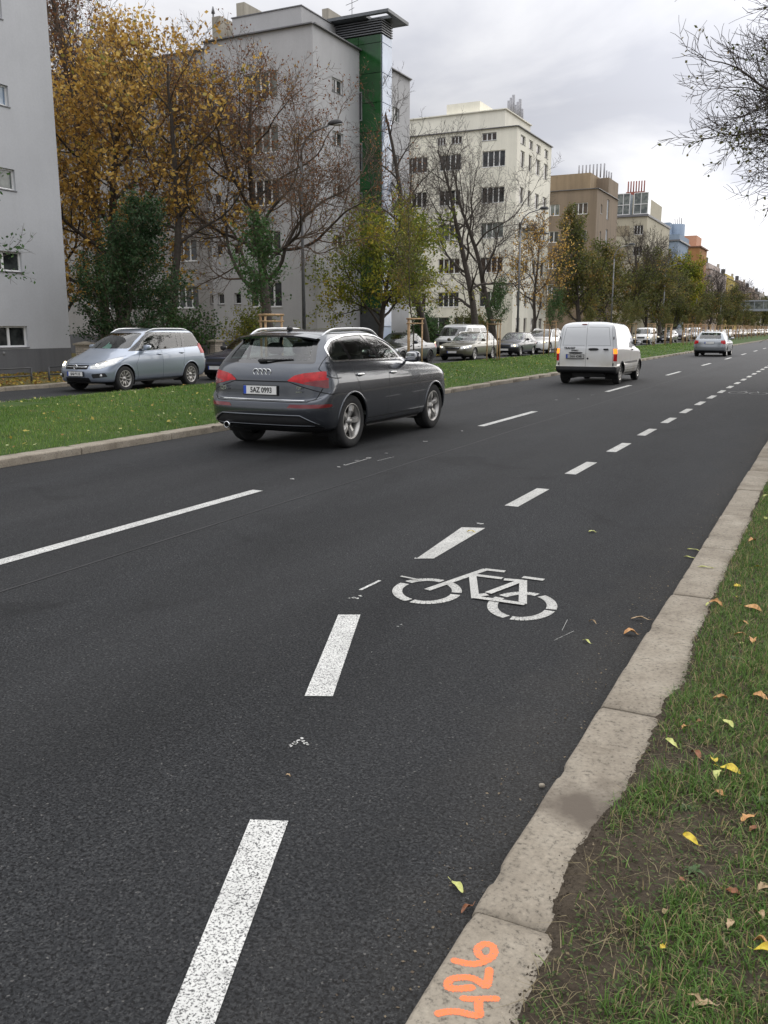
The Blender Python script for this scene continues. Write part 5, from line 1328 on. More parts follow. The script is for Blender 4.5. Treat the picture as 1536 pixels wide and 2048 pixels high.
# big grey block with green stair tower
fl = [14.75 - 2.66 * k for k in range(6)]
L = []
for k, h in enumerate(fl):
    if h < 1.5: L += [(-30.4, -29.9, .7, 1.25, 1)]; continue
    L += [(-29.3, -27.2, h - 1.33, h, 4, (2 if k < 2 else 0))]
    if k > 0: L += [(-31.5, -31.05, h - 1.15, h - .55, 1), (-30.35, -29.9, h - 1.15, h - .55, 1)]
Rr = [(43.7, 44.9, h - .82, h - .12, 2) for h in fl if h > 1.6] + [(50.95, 51.9, h - .9, h - .1, 2) for h in fl if h > 1.6] + [(48.6, 49.6, .6, 1.3, 3)]
gb = building('grey block with a green stair tower and flat overhanging canopy', 41.8, 53.4, 16.62, GREY2, L, Rr, W=6.8, plinth=.95, pm=GREYD, seed=5)
base = (-25.0, 41.8)
# recessed wing to the left of it, part of the same block
m = MB(); LW = []
for k, h in enumerate(fl):
    if h < 1.5: continue
    LW += [(-35.6, -33.6, h - 1.30, h - .05, 4), (-38.6, -37.5, h - 1.2, h - .2, 2), (-32.75, -32.3, h - 1.1, h - .55, 1), (-41.5, -39.7, h - 1.30, h - .05, 4)]
facade(m, (-50 + 25, .95, 0), (1, 0, 0), 18.2, 0, 16.62, [(a + 50, b + 50, c, d) for a, b, c, d, *_ in LW], plinth=1.25)
m.quad((-50 + 25, .95, 16.6), (-31.8 + 25, .95, 16.6), (-31.8 + 25, 11.6, 16.6), (-50 + 25, 11.6, 16.6))
m.build('wing_wall', [plaster('wing_plaster', (.375, .365, .355), .12), GREYD], gb, recalc=False)
part_box(gb, 'coping', -50, -31.8, 42.6, 42.95, 16.62, 16.68, COPE, base)
for a, b, c0, d0, n in LW: window(gb, (a + 25, .95, c0), 0, b - a, d0 - c0, n, random.Random(int(a * 7 + c0 * 3)).choice((0, 1, 0, 2)))
for k in range(3):
    mm_ = MB(); mm_.box((-38.6 + k * 2.2 + 25, .93, 1.5), (.25, .04, .22)); mm_.build('sign', simple('sign_white', (.7, .7, .68), .5), gb)
part_box(gb, 'roof_storey', -30.9, -26.5, 43.2, 46.6, 16.4, 18.08, GREY2, base); part_box(gb, 'roof_storey', -26.8, -26.5, 46.6, 50, 16.4, 18.0, GREY2, base)
part_box(gb, 'coping', -30.95, -26.45, 43.15, 46.65, 18.08, 18.13, COPE, base)
CH = plaster('chimney_render', (.40, .37, .31), .3)
part_box(gb, 'chimney', -32.3, -31.75, 45.6, 49.0, 16.6, 19.75, CH, base); part_box(gb, 'chimney', -32.25, -31.7, 43.2, 46.2, 16.5, 18.35, CH, base); part_box(gb, 'chimney', -27.3, -26.9, 46.7, 48.6, 17.9, 19.05, CH, base)
m = MB(); m.tube([(-32.3 + 25, 43.4 - 41.8, 16.6), (-32.3 + 25, 43.4 - 41.8, 18.7)], .05, 8); m.tube([(-32.3 + 25, 43.4 - 41.8, 18.6), (-32.3 + 25, 43.4 - 41.8, 18.95)], [.11, .03], 8); m.build('flue', COPE, gb)
def facade_panels(name, col, rough, jit):
    m, t, b, _ = node_mat(name); p = wpos(t); n_ = noise(t, .7, 3, .6, p)
    c = ramp(t, n_, [(.35, tuple(x * (1 - jit) for x in col)), (.65, tuple(x * (1 + jit) for x in col))])
    t.links.new(c, b.inputs['Base Color']); b.inputs['Roughness'].default_value = rough; b.inputs['Specular IOR Level'].default_value = .6; return m
GREEN = facade_panels('green_glass_cladding', (.013, .074, .018), .14, .25); SEAM = simple('cladding_joint', (.004, .014, .005), .5)
BGL = facade_panels('pale_glass_cladding', (.52, .60, .74), .08, .12)
m = MB(); X0, X1, Y0, Y1 = -26.6 + 25, -23.64 + 25, 46.8 - 41.8, 48.05 - 41.8
zs = list(np.arange(.2, 17.33, 1.52)) + [17.33]
for a, b in zip(zs[:-1], zs[1:]):
    for xa, xb in ((X0, X0 + 1.55), (X0 + 1.55, X1)):
        m.box(((xa + xb) / 2, Y0, (a + b) / 2), (xb - xa - .03, .06, b - a - .03), 0)
    m.box((X1 + .0, (Y0 + Y1) / 2 + .03, (a + b) / 2), (.06, Y1 - Y0 - .1, b - a - .035), 2)
m.box(((X0 + X1) / 2, (Y0 + Y1) / 2 + .02, 8.7), (X1 - X0 - .03, Y1 - Y0 - .04, 17.2), 1)
m.build('stair_tower', [GREEN, SEAM, BGL], gb)
m = MB(); 
for k in range(6): m.box(((X0 + X1) / 2 - .17, (Y0 + Y1) / 2, 17.42 + k * .125), (X1 - X0 + .45, Y1 - Y0 + .12, .05))
m.box(((X0 + X1) / 2 - .17, (Y0 + Y1) / 2, 17.75), (X1 - X0 + .3, Y1 - Y0 - .1, .8), 1); m.build('louvre_band', [simple('louvre_grey', (.16, .165, .175), .45), GAP], gb)
m = MB(); 
xa, xb, ya, yb = X0 - .1, X1 + .72, Y0 - .62, Y1 + .7
m.box(((xa + X1 - .75) / 2, (ya + yb) / 2, 18.24), (X1 - .75 - xa, yb - ya, .16)); m.box(((X1 - .75 + xb) / 2, ya + .12, 18.24), (xb - X1 + .75, .24, .158)); m.box(((X1 - .75 + xb) / 2, (Y0 + .35 + yb) / 2, 18.24), (xb - X1 + .75, yb - Y0 - .35, .158)); m.box((xb - .12, (ya + .24 + Y0 + .35) / 2, 18.24), (.24, Y0 + .35 - ya - .24, .156))
m.build('canopy', simple('canopy_grey', (.13, .14, .15), .5), gb)
for k, h in enumerate(fl[:-1]):
    m = MB(); m.box((.09, Y0 - .06, h - 1.0), (.16, .06, 1.5), 0); m.box((.09, Y0 - .095, h - 1.0), (.10, .02, 1.38), 1); m.build('stair_window', [simple('steel_frame', (.3, .31, .32), .4), PANES[0]], gb)
m = MB(); m.box((.6, Y0 - .05, 1.5), (1.6, .1, 2.6)); m.build('entrance', DKFR, gb)
m = MB(); m.tube([(X1 - 2.9, Y0 + 2, 17.9), (X1 - 2.9, Y0 + 2, 20.1)], .02, 5); m.tube([(X1 - 3.3, Y0 + 2, 19.8), (X1 - 2.5, Y0 + 2, 19.95)], .015, 5); m.tube([(X1 - 3.1, Y0 + 2, 19.5), (X1 - 2.75, Y0 + 2, 19.6)], .015, 5); m.build('aerial', COPE, gb)

# cream block
CREAM = plaster('cream_plaster', (.90, .87, .75), .08)
hd = [16.18, 13.3, 10.45, 7.6, 4.75]; L = []
for h in hd:
    for a, b in ((-28.05, -26.0), (-31.95, -29.95), (-35.1, -33.1), (-39.5, -37.5)): L.append((a, b, h - 1.28, h, 4, (0, 0, 2, 1)[int(abs(a) + h) % 4]))
for a, b in ((-28.1, -26.8), (-30.9, -29.9), (-32.2, -31.4)): L.append((a, b, 17.05 - .05, 17.62, 3, 1))
L += [(-33.0, -30.8, .3, 2.6, 2, 0), (-30.4, -28.6, .3, 2.6, 2, 0), (-28.2, -26.8, .6, 2.2, 1, 0)]
Rr = []
for h in hd + [1.9 + .6]:
    for a, b in ((75.3, 76.4), (77.5, 78.4), (79.6, 80.8), (82.0, 83.2)): Rr.append((a, b, h - 1.25, h + .05, 1, 1))
for a, b in ((75.2, 76.5), (77.5, 78.6), (79.6, 80.8), (82.0, 83.2)): Rr.append((a, b, 16.75, 17.45, 1, 1))
cb = building('tall cream rendered block with a set-back roof storey', 74.3, 84.2, 17.9, CREAM, L, Rr, seed=8, W=21)
b2 = (-25.0, 74.3)
part_box(cb, 'roof_storey', -42, -26.7, 76, 83.0, 17.7, 19.7, CREAM, b2); part_box(cb, 'roof_storey', -32.3, -29.2, 76.6, 81, 19.6, 20.75, CREAM, b2)
part_box(cb, 'coping', -42, -26.55, 75.85, 83.1, 19.7, 19.78, CREAM, b2)
m = MB()
for k in range(7): m.tube([(-2.2 + .02 * k, 4 + .55 * k, 19.7), (-2.2 + .02 * k, 4 + .55 * k, 20.9 + .35 * (k % 3))], .14, 8)
m.build('chimney_pipe', simple('pipe_grey', (.33, .33, .35), .5), cb)
for y in (77.0, 80.5):
    m = MB(); m.box((.45, y - 74.3, 10.0), (.9, 1.3, .12)); m.build('balcony_canopy', GREYD, cb)

def regular(x_cols, z_heads, w, h, n, gl=None): return [(x - w / 2, x + w / 2, z - h, z, n) + ((gl,) if gl is not None else ()) for z in z_heads for x in x_cols]
BROWN = plaster('brown_plaster', (.275, .215, .155), .2)
bb = building('brown rendered block with a row of chimney pipes on its roof', 102.2, 112.6, 16.7, BROWN, regular((-26.8, -30, -34, -38), (15.3, 12.4, 9.5, 6.6), 1.6, 1.2, 3), regular((107.6,), (16.2, 12.9, 9.6, 6.4), 1.0, 2.2, 2, 3) + regular((104.5,), (15.3, 12.4, 9.5), .6, 1.0, 1), seed=9)
b3 = (-25.0, 102.2)
part_box(bb, 'roof_storey', -40, -26.4, 104.5, 111, 16.5, 18.8, plaster('ochre_plaster', (.36, .27, .17), .2), b3); part_box(bb, 'roof_storey', -26.4, -25.02, 107.5, 112.5, 16.5, 18.6, BROWN, b3)
m = MB()
for k in range(8): m.tube([(-3.6 + .42 * k, 5.5, 18.7), (-3.6 + .42 * k, 5.5, 20.2)], .09, 7)
for k in range(4): m.tube([(-.9 + .1 * k, 6.5 + .8 * k, 18.5), (-.9 + .1 * k, 6.5 + .8 * k, 19.7)], .09, 7)
m.build('chimney_pipe', simple('pipe_grey', (.33, .33, .35), .5), bb)
BEIGE = plaster('beige_plaster', (.52, .48, .37), .12)
be = building('beige banded block with glazed rooms on its roof', 131.4, 150.0, 17.0, BEIGE, regular((-26.1, -29.5, -33), (15.75, 12.9, 10.0, 7.1), 1.25, 1.25, 3, 0), regular((134, 137.5, 143, 147), (15.6, 12.7, 9.9), .6, 1.5, 1), seed=10)
b4 = (-25.0, 131.4)
for z in (14.4, 11.6): part_box(be, 'colour_band', -48, -27.4, 131.36, 131.4, z, z + 1.35, plaster('band_plaster', (.36, .31, .22), .1), b4)
part_box(be, 'coping', -48, -24.85, 131.2, 150.1, 16.9, 17.2, COPE, b4); part_box(be, 'roof_storey', -40, -26.2, 134, 149, 17.1, 20.2, BEIGE, b4)
for a, b in ((-29.4, -27.6), (-27.0, -25.1)):
    m = MB(); w = b - a
    for x in (a, (a + b) / 2, b): m.box((x + 25, .35, 18.7), (.08, .08, 2.9))
    for z in (17.3, 18.6, 20.1): m.box(((a + b) / 2 + 25, .352, z), (w, .07, .09))
    m.quad((a + 25, .40, 17.3), (b + 25, .40, 17.3), (b + 25, .40, 20.1), (a + 25, .40, 20.1), 1); m.quad((b + 25, .40, 17.3), (b + 25, 2.4, 17.3), (b + 25, 2.4, 20.1), (b + 25, .40, 20.1), 2)
    m.build('glazed_room', [WHITE, PANES[2], PANES[3]], be, recalc=False)
m = MB(); m.box((-2.8, 5, 20.5), (2.6, .8, .8))
for k in range(7): m.tube([(-3.9 + .38 * k, 5, 20.6), (-3.9 + .38 * k, 5, 22.4)], .1, 7)
m.build('chimney_pipe', simple('red_clay', (.26, .08, .06), .6), be)
BLUE = plaster('pale_blue_plaster', (.275, .345, .44), .08)
bl = building('pale blue block with a rounded roof storey', 159.2, 170.4, 15.9, BLUE, regular((-26.7, -30.5), (15.6 - 1.0, 11.8, 8.9), 1.2, 1.3, 2, 1), regular((161.5, 164.5, 168), (14.6, 11.8, 8.9), .5, 1.3, 1), seed=11)
part_box(bl, 'coping', -48, -24.7, 159.0, 170.5, 15.9, 16.15, COPE, (-25, 159.2)); part_box(bl, 'balcony_parapet', -48, -24.9, 159.3, 170, 16.1, 17.0, BLUE, (-25, 159.2)); part_box(bl, 'roof_storey', -40, -26.9, 161.5, 169, 16.0, 19.2, BLUE, (-25, 159.2))
m = MB(); m.lathe([(1.6, 16), (1.6, 19.2), (.001, 19.21)], 24, 'Z', (-1.7, 6.6, 0)); m.build('roof_storey', BLUE, bl)
window(bl, (-2.9, 2.28, 17.2), 0, 1.0, 1.3, 2, 0)
m = MB()
for k in range(5): m.tube([(-1.9 + .3 * k, 6, 19.1), (-1.9 + .3 * k, 6, 20.2 + .2 * (k % 2))], .05, 5)
m.tube([(-.6, 6, 19), (-.6, 6, 21.3)], .03, 5); m.build('aerial', COPE, bl)
ORG = plaster('orange_plaster', (.40, .195, .075), .12)
og = building('burnt orange block with a peach roof storey', 185.0, 195.5, 16.9, ORG, regular((-27.2, -31), (15.6, 12.6, 9.7), 1.2, 1.3, 2, 0), regular((187.5, 191), (15.6, 12.6, 9.7), .7, 1.6, 1, 2), seed=12)
part_box(og, 'roof_storey', -34, -26.0, 187, 194, 16.8, 19.3, plaster('peach_plaster', (.62, .33, .21), .05), (-25, 185)); part_box(og, 'coping', -48, -24.7, 184.8, 195.6, 16.9, 17.15, simple('rust_coping', (.2, .1, .06), .7), (-25, 185))
for i, (a, b, h, c, lab, rs) in enumerate([(203, 234, 13.9, (.52, .43, .38), 'pinkish beige block beyond the orange one', 15.4), (237, 266, 13.6, (.50, .38, .07), 'mustard yellow block with small brick chimneys', 14.9), (272, 300, 13.1, (.42, .33, .27), 'dusty rose block beyond the yellow one', 15.0),
        (306, 335, 12.8, (.26, .19, .14), 'brown brick block near the footbridge', 14.4), (342, 380, 12.5, (.40, .36, .31), 'pale stone block behind the brown brick one', 14.3), (390, 450, 12.0, (.33, .27, .23), 'farthest dull brown block on the street', 13.2)]):
    pm_ = plaster('far_plaster', c, .12)
    q = building(lab, a, b, h, pm_, regular((-26.8, -30), (h - 1.2, h - 4.1, h - 7), 1.3, 1.3, 2, 0), regular([a + 3 + k * 4.2 for k in range(int((b - a - 4) / 4.2))], (h - 1.4, h - 4.3, h - 7.2), 1.1, 1.3, 1, 0), seed=20 + i)
    part_box(q, 'roof_storey', -36, -25.9, a + 4, b - 6, h - .2, rs, pm_, (-25, a)); part_box(q, 'chimney', -27.4, -26.6, a + 6, a + 8, rs - .2, rs + 1.3, ROOF, (-25, a)); part_box(q, 'chimney', -26.4, -25.9, b - 9, b - 8, rs - .2, rs + .9, CH, (-25, a))

# brick gate pillars and low fence in front of the yards
def brick_mat():
    m, t, b, _ = node_mat('pale_brick'); p = wpos(t)
    sx = NN(t, 'ShaderNodeSeparateXYZ'); t.links.new(p, sx.inputs[0]); cb_ = NN(t, 'ShaderNodeCombineXYZ'); t.links.new(mth(t, 'ADD', sx.outputs[0], sx.outputs[1]), cb_.inputs[0]); t.links.new(sx.outputs[2], cb_.inputs[1])
    br = NN(t, 'ShaderNodeTexBrick'); t.links.new(cb_.outputs[0], br.inputs['Vector']); br.inputs['Color1'].default_value = (.42, .37, .31, 1); br.inputs['Color2'].default_value = (.34, .30, .25, 1); br.inputs['Mortar'].default_value = (.16, .15, .14, 1)
    br.inputs['Scale'].default_value = 1; br.inputs['Brick Width'].default_value = .25; br.inputs['Row Height'].default_value = .075; br.inputs['Mortar Size'].default_value = .008
    t.links.new(br.outputs['Color'], b.inputs['Base Color']); b.inputs['Roughness'].default_value = .9; return m
BRICK = brick_mat()
for i, (y, lab) in enumerate([(23.0, 'pale brick gate pillar with a capstone beside the grey block corner'), (30.2, 'pale brick pillar behind the dark car bonnet'), (37.4, 'pale brick pillar standing under the leafy yellow-green tree'), (47.5, 'pale brick pillar behind the dark saloon'), (55.0, 'pale brick pillar in front of the cream building yard')]):
    p = empty('brick_pillar', (-23, y, 0), 0, lab, 'pillar', 'brick pillars along the yards'); m = MB(); m.box((0, 0, .55), (.42, .50, 1.02)); m.build('shaft', BRICK, p)
    m = MB(); m.box((0, 0, 1.09), (.54, .62, .06)); m.add([(-.25, -.29, 1.12), (.25, -.29, 1.12), (.25, .29, 1.12), (-.25, .29, 1.12), (0, 0, 1.20)], [(0, 1, 4), (1, 2, 4), (2, 3, 4), (3, 0, 4)]); m.build('capstone', CONC, p)
DARKM = simple('dark_fence_metal', (.045, .047, .05), .6, var=.2)
for a, b, lab in ((23.3, 29.9, 'low dark metal fence between the first two brick pillars'), (30.5, 37.1, 'low dark metal fence left of the leaning tree'), (37.7, 47.2, 'low dark metal fence behind the yellow-green tree')):
    f = empty('low_fence', (-23, a, 0), 0, lab, 'fence', 'low fences along the yards'); m = MB(); m.box((0, (b - a) / 2, .25), (.3, b - a, .35)); m.build('base_wall', plaster('fence_wall', (.2, .18, .16), .3), f)
    m = MB(); 
    for z in (.55, .92): m.box((0, (b - a) / 2, z), (.03, b - a, .04))
    for y in np.arange(.1, b - a, .14): m.box((.0, y, .68), (.018, .018, .55))
    m.build('fence_panel', DARKM, f)
for a, b, lab in ((14.5, 18.35, 'low tubular railing cut by the left edge of the picture'), (19.0, 22.6, 'low tubular railing in front of the light grey block corner')):
    f = empty('pedestrian_railing', (-20.5, a, .1), 0, lab, 'railing', 'pedestrian railings')
    m = MB()
    for z in (.42, .20): m.tube([(0, 0, z), (0, b - a, z)], .022, 8)
    m.build('rail', DARKM, f)
    for y in (0, (b - a) / 2, b - a): m = MB(); m.tube([(0, y, -.1), (0, y, .42)], .03, 8); m.build('post', DARKM, f)

# footbridge far down the road
fb = empty('footbridge', (-9, 232, 0), 0, 'grey glazed footbridge crossing the road in the far distance', 'bridge')
m = MB(); m.box((0, 0, 5.9), (60, 3.2, .5)); m.box((0, 0, 8.0), (60, 3.4, .3)); m.build('deck', simple('bridge_grey', (.30, .33, .36), .6), fb)
m = MB()
for x in np.arange(-29, 30, 2): m.box((x, -1.55, 7.0), (.15, .12, 1.8))
m.build('bridge_frame', simple('bridge_grey', (.30, .33, .36), .6), fb)
m = MB(); m.box((0, -1.45, 7.0), (59.5, .05, 1.7)); m.build('glazing', PANES[2], fb)
for x in (-16, -2, 12): m = MB(); m.box((x + 2, 0, 2.8), (.9, 1.2, 5.8)); m.build('pier', CONC, fb)

# ------------------------------------------------------------------ street lamps
STEEL = simple('galvanised_steel', (.20, .205, .21), .5, .5, var=.2)
def lamp(y, lab):
    r = empty('street_lamp', (-20.5, y, .0), 0, lab, 'street lamp', 'street lamps behind the far carriageway')
    m = MB(); m.tube([(0, 0, 0), (0, 0, 1.2)], .11, 10); m.tube([(0, 0, 1.2), (0, 0, 8.4)], [.085, .055], 10); m.build('pole', STEEL, r)
    m = MB(); m.tube([(0, 0, 8.35), (.03, 0, 8.85), (.25, 0, 9.25), (.6, 0, 9.5), (1.35, 0, 9.68)], [.05, .045, .04, .038, .035], 8); m.build('arm', STEEL, r)
    m = MB(); m.rbox((1.65, 0, 9.76), (.78, .30, .22), 2.6, 10, taper=.35); m.build('lamp_head', simple('lamp_housing', (.05, .05, .052), .5), r)
    m = MB(); m.rbox((1.75, 0, 9.665), (.45, .20, .10), 2.5, 6); m.build('lamp_glass', WLENS, r)
    return r
lamp(33.2, 'grey street lamp whose curved arm crosses the big grey block')
lamp(62.2, 'grey street lamp in front of the cream block'); lamp(92, 'grey street lamp before the brown block'); lamp(122, 'grey street lamp in front of the beige block'); lamp(152, 'grey street lamp before the pale blue block'); lamp(186, 'grey street lamp beside the orange block'); lamp(226, 'farthest grey street lamp before the footbridge')

# ------------------------------------------------------------------ trees

P0 = lambda mx, pk=.45, top=.25: (lambda t: mx * (top + (1 - top) * (1 - max(0, (t - pk) / (1 - pk)) ** 1.4)) if t > pk else mx * (.55 + .45 * t / pk))
# bare russet tree in front of the grey block
tree('bare_tree', 'russet-tipped bare tree with a forked trunk before the big grey block', (-21.4, 32.4, 0), 11, cfg_lime(P0(5.4, .42, .24), .055, 1.28, 78, .27, 20), .26, 11.4, (-.12, -.05, 1), (L_RED, (3, 4), 1.5, .085, .10, lambda p: .25 + 1.7 * max(0, min(1, (p.z - 4) / 6))), group='trees along the far carriageway', minr=.0075)
# amber trees in the yard
tree('amber_tree', 'big amber-leaved tree beside the light grey block', (-27.2, 29.8, 0), 5, cfg_lime(P0(4.8, .50, .35), .05, 1.05, 66, .20, 18), .30, 12.6, (.02, 0, 1), (L_YEL, (2, 3, 4), 4.6, .17, .17), twig=TWIGD, minr=.009)
tree('amber_tree', 'leaning amber-leaved tree reaching towards the big grey block', (-25.6, 30.0, 0), 6, cfg_lime(P0(3.5, .65, .5), .05, 1.0, 64, .42, 13), .22, 12.2, (.24, .06, 1), (L_YEL, (2, 3, 4), 3.6, .165, .15), twig=TWIGD, minr=.009)
tree('amber_tree', 'smaller rust and amber tree squeezed against the light grey block wall', (-29.5, 28.4, 0), 15, cfg_lime(P0(3.4, .5, .5), .04, 1.0, 62, .18, 13), .2, 10.0, (0, 0, 1), (L_YEL, (2, 3, 4), 4.6, .17, .16), twig=TWIGD, minr=.009)
tree('tall_bare_tree', 'tall thin-branched tree rising behind the amber trees', (-34.5, 36, 0), 7, cfg_lime(P0(5.0, .4, .5), .09, 1.2, 40, .35, 16), .3, 18.0, (0, 0, 1), (L_RED, (3, 4), 1.6, .13, .12), minr=.011)
tree('green_tree', 'dense dark green young tree behind the pale blue minivan', (-22.4, 24.0, 0), 8, [C(seg=.3, wob=.05, up=.05, n=26, t0=.14, ang=70, prof=P0(2.0, .25, .3), rr=.4, taper=.25), C(seg=.22, wob=.12, up=.08, n=8, t0=.15, ang=48, ratio=.55, rr=.5), C(seg=.16, wob=.16, up=.05, n=4, t0=.1, ang=45, ratio=.55, rr=.5, ref=.6), C(seg=.12, wob=.18, up=.03)], .11, 5.9, (.0, 0, 1), (L_EVG, (1, 2, 3), 36, .085, .10), twl=(2, 3))
def shrub(lab, loc, seed, H, r, lm, dens=20, size=.09):
    cf = [C(seg=.15, wob=.05, up=.02, n=16, t0=.05, ang=55, prof=lambda t: H * .8 * (1.1 - .6 * t), rr=.7, taper=.5), C(seg=.18, wob=.14, up=.10, n=7, t0=.2, ang=42, ratio=.5, rr=.5), C(seg=.14, wob=.18, up=.04, n=4, t0=.1, ang=45, ratio=.55, rr=.5, ref=.6), C(seg=.12, wob=.2)]
    return tree('shrub', lab, loc, seed, cf, .04, H * .45, (0, 0, 1), (lm, (1, 2, 3), dens, size, .09), 'shrub', 'shrubs in front of the grey block', twl=(2, 3), sides=(6, 4, 3, 3))
shrub('round mid-green shrub behind the rear of the pale blue minivan', (-24.2, 29.6, 0), 21, 2.5, 1.3, L_GRN, 14, .10)
shrub('loose pale green shrub left of the leaning trunk', (-24.0, 34.4, 0), 22, 2.6, 1.2, L_YG, 10, .10)
shrub('dark green shrub at the foot of the amber trees', (-24.6, 26.8, 0), 23, 1.3, 1.2, L_GRN, 18, .09)
shrub('green shrub behind the dark saloon', (-23.6, 52.5, 0), 24, 2.6, 1.2, L_GRN, 14, .12)
shrub('bushy green shrub under the bare twin-stemmed trees', (-23.9, 62, 0), 25, 2.8, 1.2, L_OLV, 10, .12)
tree('leafy_tree', 'spreading yellow-green tree beside the green stair tower', (-21.4, 42.2, 0), 31, cfg_lime(P0(3.6, .30, .40), .035, 1.1, 68, .26, 18), .19, 6.8, (-.06, 0, 1), (L_YG, (2, 3, 4), 10.0, .135, .14), group='trees along the far carriageway', twig=TWIGD)
LOWY = lambda zt: (lambda p: max(0, min(1, (zt - p.z) / 2)) * 1.3)
tree('bare_tree', 'tall bare tree with greenish lower leaves right of the stair tower', (-21.5, 48.6, 0), 33, cfg_lime(P0(3.9, .35, .28), .06, 1.0, 60, .22, 16), .25, 15.0, (.0, 0, 1), (L_YG, (2, 3, 4), 5.0, .14, .12, LOWY(7.2)), group='trees along the far carriageway', twig=TWIGD, minr=.009)
tree('bare_tree', 'bare tree with upright stems in front of the cream block', (-21.5, 57.0, 0), 34, cfg_lime(P0(4.7, .45, .30), .06, 1.0, 58, .20, 14), .27, 13.6, (-.04, 0, 1), (L_YG, (2, 3, 4), 3.0, .13, .12, LOWY(4.5)), group='trees along the far carriageway', twig=TWIGD, minr=.009)
tree('bare_tree', 'bare tree leaning right before the cream block end wall', (-21.3, 59.5, 0), 35, cfg_lime(P0(4.7, .5, .30), .055, 1.0, 60, .22, 13), .24, 13.4, (.14, .05, 1), (L_YEL, (2, 3, 4), 2.0, .13, .12, LOWY(4.5)), group='trees along the far carriageway', twig=TWIGD, minr=.009)
tree('leafy_tree', 'thin tree with scattered yellow leaves between the cream and brown blocks', (-21.5, 69.5, 0), 36, cfg_lime(P0(3.4, .4, .4), .06, 1.0, 55, .22, 12), .17, 9.6, (0, 0, 1), (L_YEL, (2, 3, 4), 3.2, .15, .15), group='trees along the far carriageway', twig=TWIGD, minr=.016)
t1 = tree('leafy_tree', 'narrow cone-shaped olive brown tree above the white van', (-21.5, 84.0, 0), 37, cfg_lime(P0(3.4, .25, .12), .10, 1.1, 48, .12, 22), .25, 12.6, (0, 0, 1), (L_OLV, (2, 3, 4), 10.0, .17, .16), group='trees along the far carriageway', twig=TWIGD, minr=.016)
t2 = tree('leafy_tree', 'olive tree right of the cone-shaped one', (-21.5, 95.0, 0), 38, cfg_lime(P0(3.6, .35, .35), .07, 1.0, 55, .15, 15), .22, 9.4, (0, 0, 1), (L_OLV, (2, 3, 4), 9.0, .19, .17), group='trees along the far carriageway', twig=TWIGD, minr=.016)
t3 = tree('bare_tree', 'half-bare brown tree in front of the beige block', (-21.5, 106.0, 0), 39, cfg_lime(P0(4.2, .5, .4), .09, 1.0, 50, .15, 14), .25, 11.4, (0, 0, 1), (L_OLV, (2, 3, 4), 5.5, .19, .17, LOWY(9)), group='trees along the far carriageway', twig=TWIGD, minr=.016)
t4 = tree('leafy_tree', 'bright yellow-green tree below the orange block', (-21.5, 140.0, 0), 40, cfg_lime(P0(4.8, .35, .4), .05, 1.0, 58, .12, 16), .25, 10.2, (0, 0, 1), (L_YG, (2, 3, 4), 10.0, .24, .2), group='trees along the far carriageway', twig=TWIGD, minr=.016)
for (src, y, x, s, rz, lab) in [(t2, 116, -21.5, 1.08, 1, 'olive tree standing between the beige block and the road'), (t3, 126, -21.5, 1.04, 2, 'half-bare tree at the far end of the beige block'), (t2, 132, -20.9, .9, 3, 'dark olive tree just left of the bright yellow-green one'), (t3, 152, -21.5, .95, 4, 'brown half-bare tree below the pale blue block'),
        (t2, 165, -21.5, 1.05, 5, 'olive tree beyond the pale blue block'), (t3, 178, -21.5, .93, .5, 'brown tree in front of the orange block'), (t3, 192, -21.5, 1.0, 1.6, 'brown tree past the orange block'), (t2, 206, -21.5, 1.0, 2.2, 'olive tree before the pinkish block'),
        (t3, 220, -21.5, .95, 5.2, 'bare tree in front of the pinkish block'), (t3, 238, -21.5, 1.0, 4.4, 'bare tree in front of the mustard block'), (t1, 256, -21.5, .8, 1.4, 'tall olive tree beyond the footbridge'), (t3, 275, -21.5, .95, 3.3, 'brown tree before the dusty rose block'), (t2, 300, -21.0, 1.1, 2.9, 'dark tree before the brown brick block'), (t2, 330, -20, 1.2, .4, 'far dark tree near the pale stone block'), (t1, 370, -18, .9, .9, 'farthest dark tree on the street')]:
    c = copy_tree(src); c.location = (x, y, 0); c.scale = (s, s, s); c.rotation_euler.z = rz; c['label'] = lab
# tall trees of the near verge, only their overhanging branches are in view
rt1 = tree('roadside_tree', 'bare tree whose upper branches hang in at the top right corner', (2.7, 15.0, 0), 51, cfg_lime(P0(4.1, .5, .5), .02, 1.6, 64, .36, 40), .30, 11.5, (-.06, 0, 1), (L_OLV, (3, 4), .12, .08, .05), twig=TWIGD, group='tall trees on the near verge', minr=.006)
rt2 = tree('roadside_tree', 'bare tree with fine drooping twigs along the right edge', (2.8, 23.0, 0), 52, cfg_lime(P0(4.5, .30, .45), .00, 1.65, 70, .33, 40), .32, 13.0, (-.04, 0, 1), (L_OLV, (3, 4), .4, .09, .06), twig=TWIGD, group='tall trees on the near verge', minr=.008)
rt3 = tree('roadside_tree', 'tree with a few hanging olive leaves lower on the right edge', (2.6, 32.0, 0), 53, cfg_lime(P0(5.0, .30, .45), -.01, 1.6, 72, .42, 34), .30, 12.5, (-.04, 0, 1), (L_OLV, (3, 4), 2.2, .11, .10, lambda p: max(.1, min(1.3, (8 - p.z) / 3))), twig=TWIGD, group='tall trees on the near verge', minr=.010)
tree('young_tree', 'young green tree whose leafy twigs poke in at the left edge', (-20.9, 15.7, 0), 54, cfg_lime(P0(1.9, .5, .5), .05, .9, 60, .45, 10), .07, 5.2, (0, 0, 1), (L_GRN, (2, 3, 4), 7, .10, .08), twig=TWIGD)

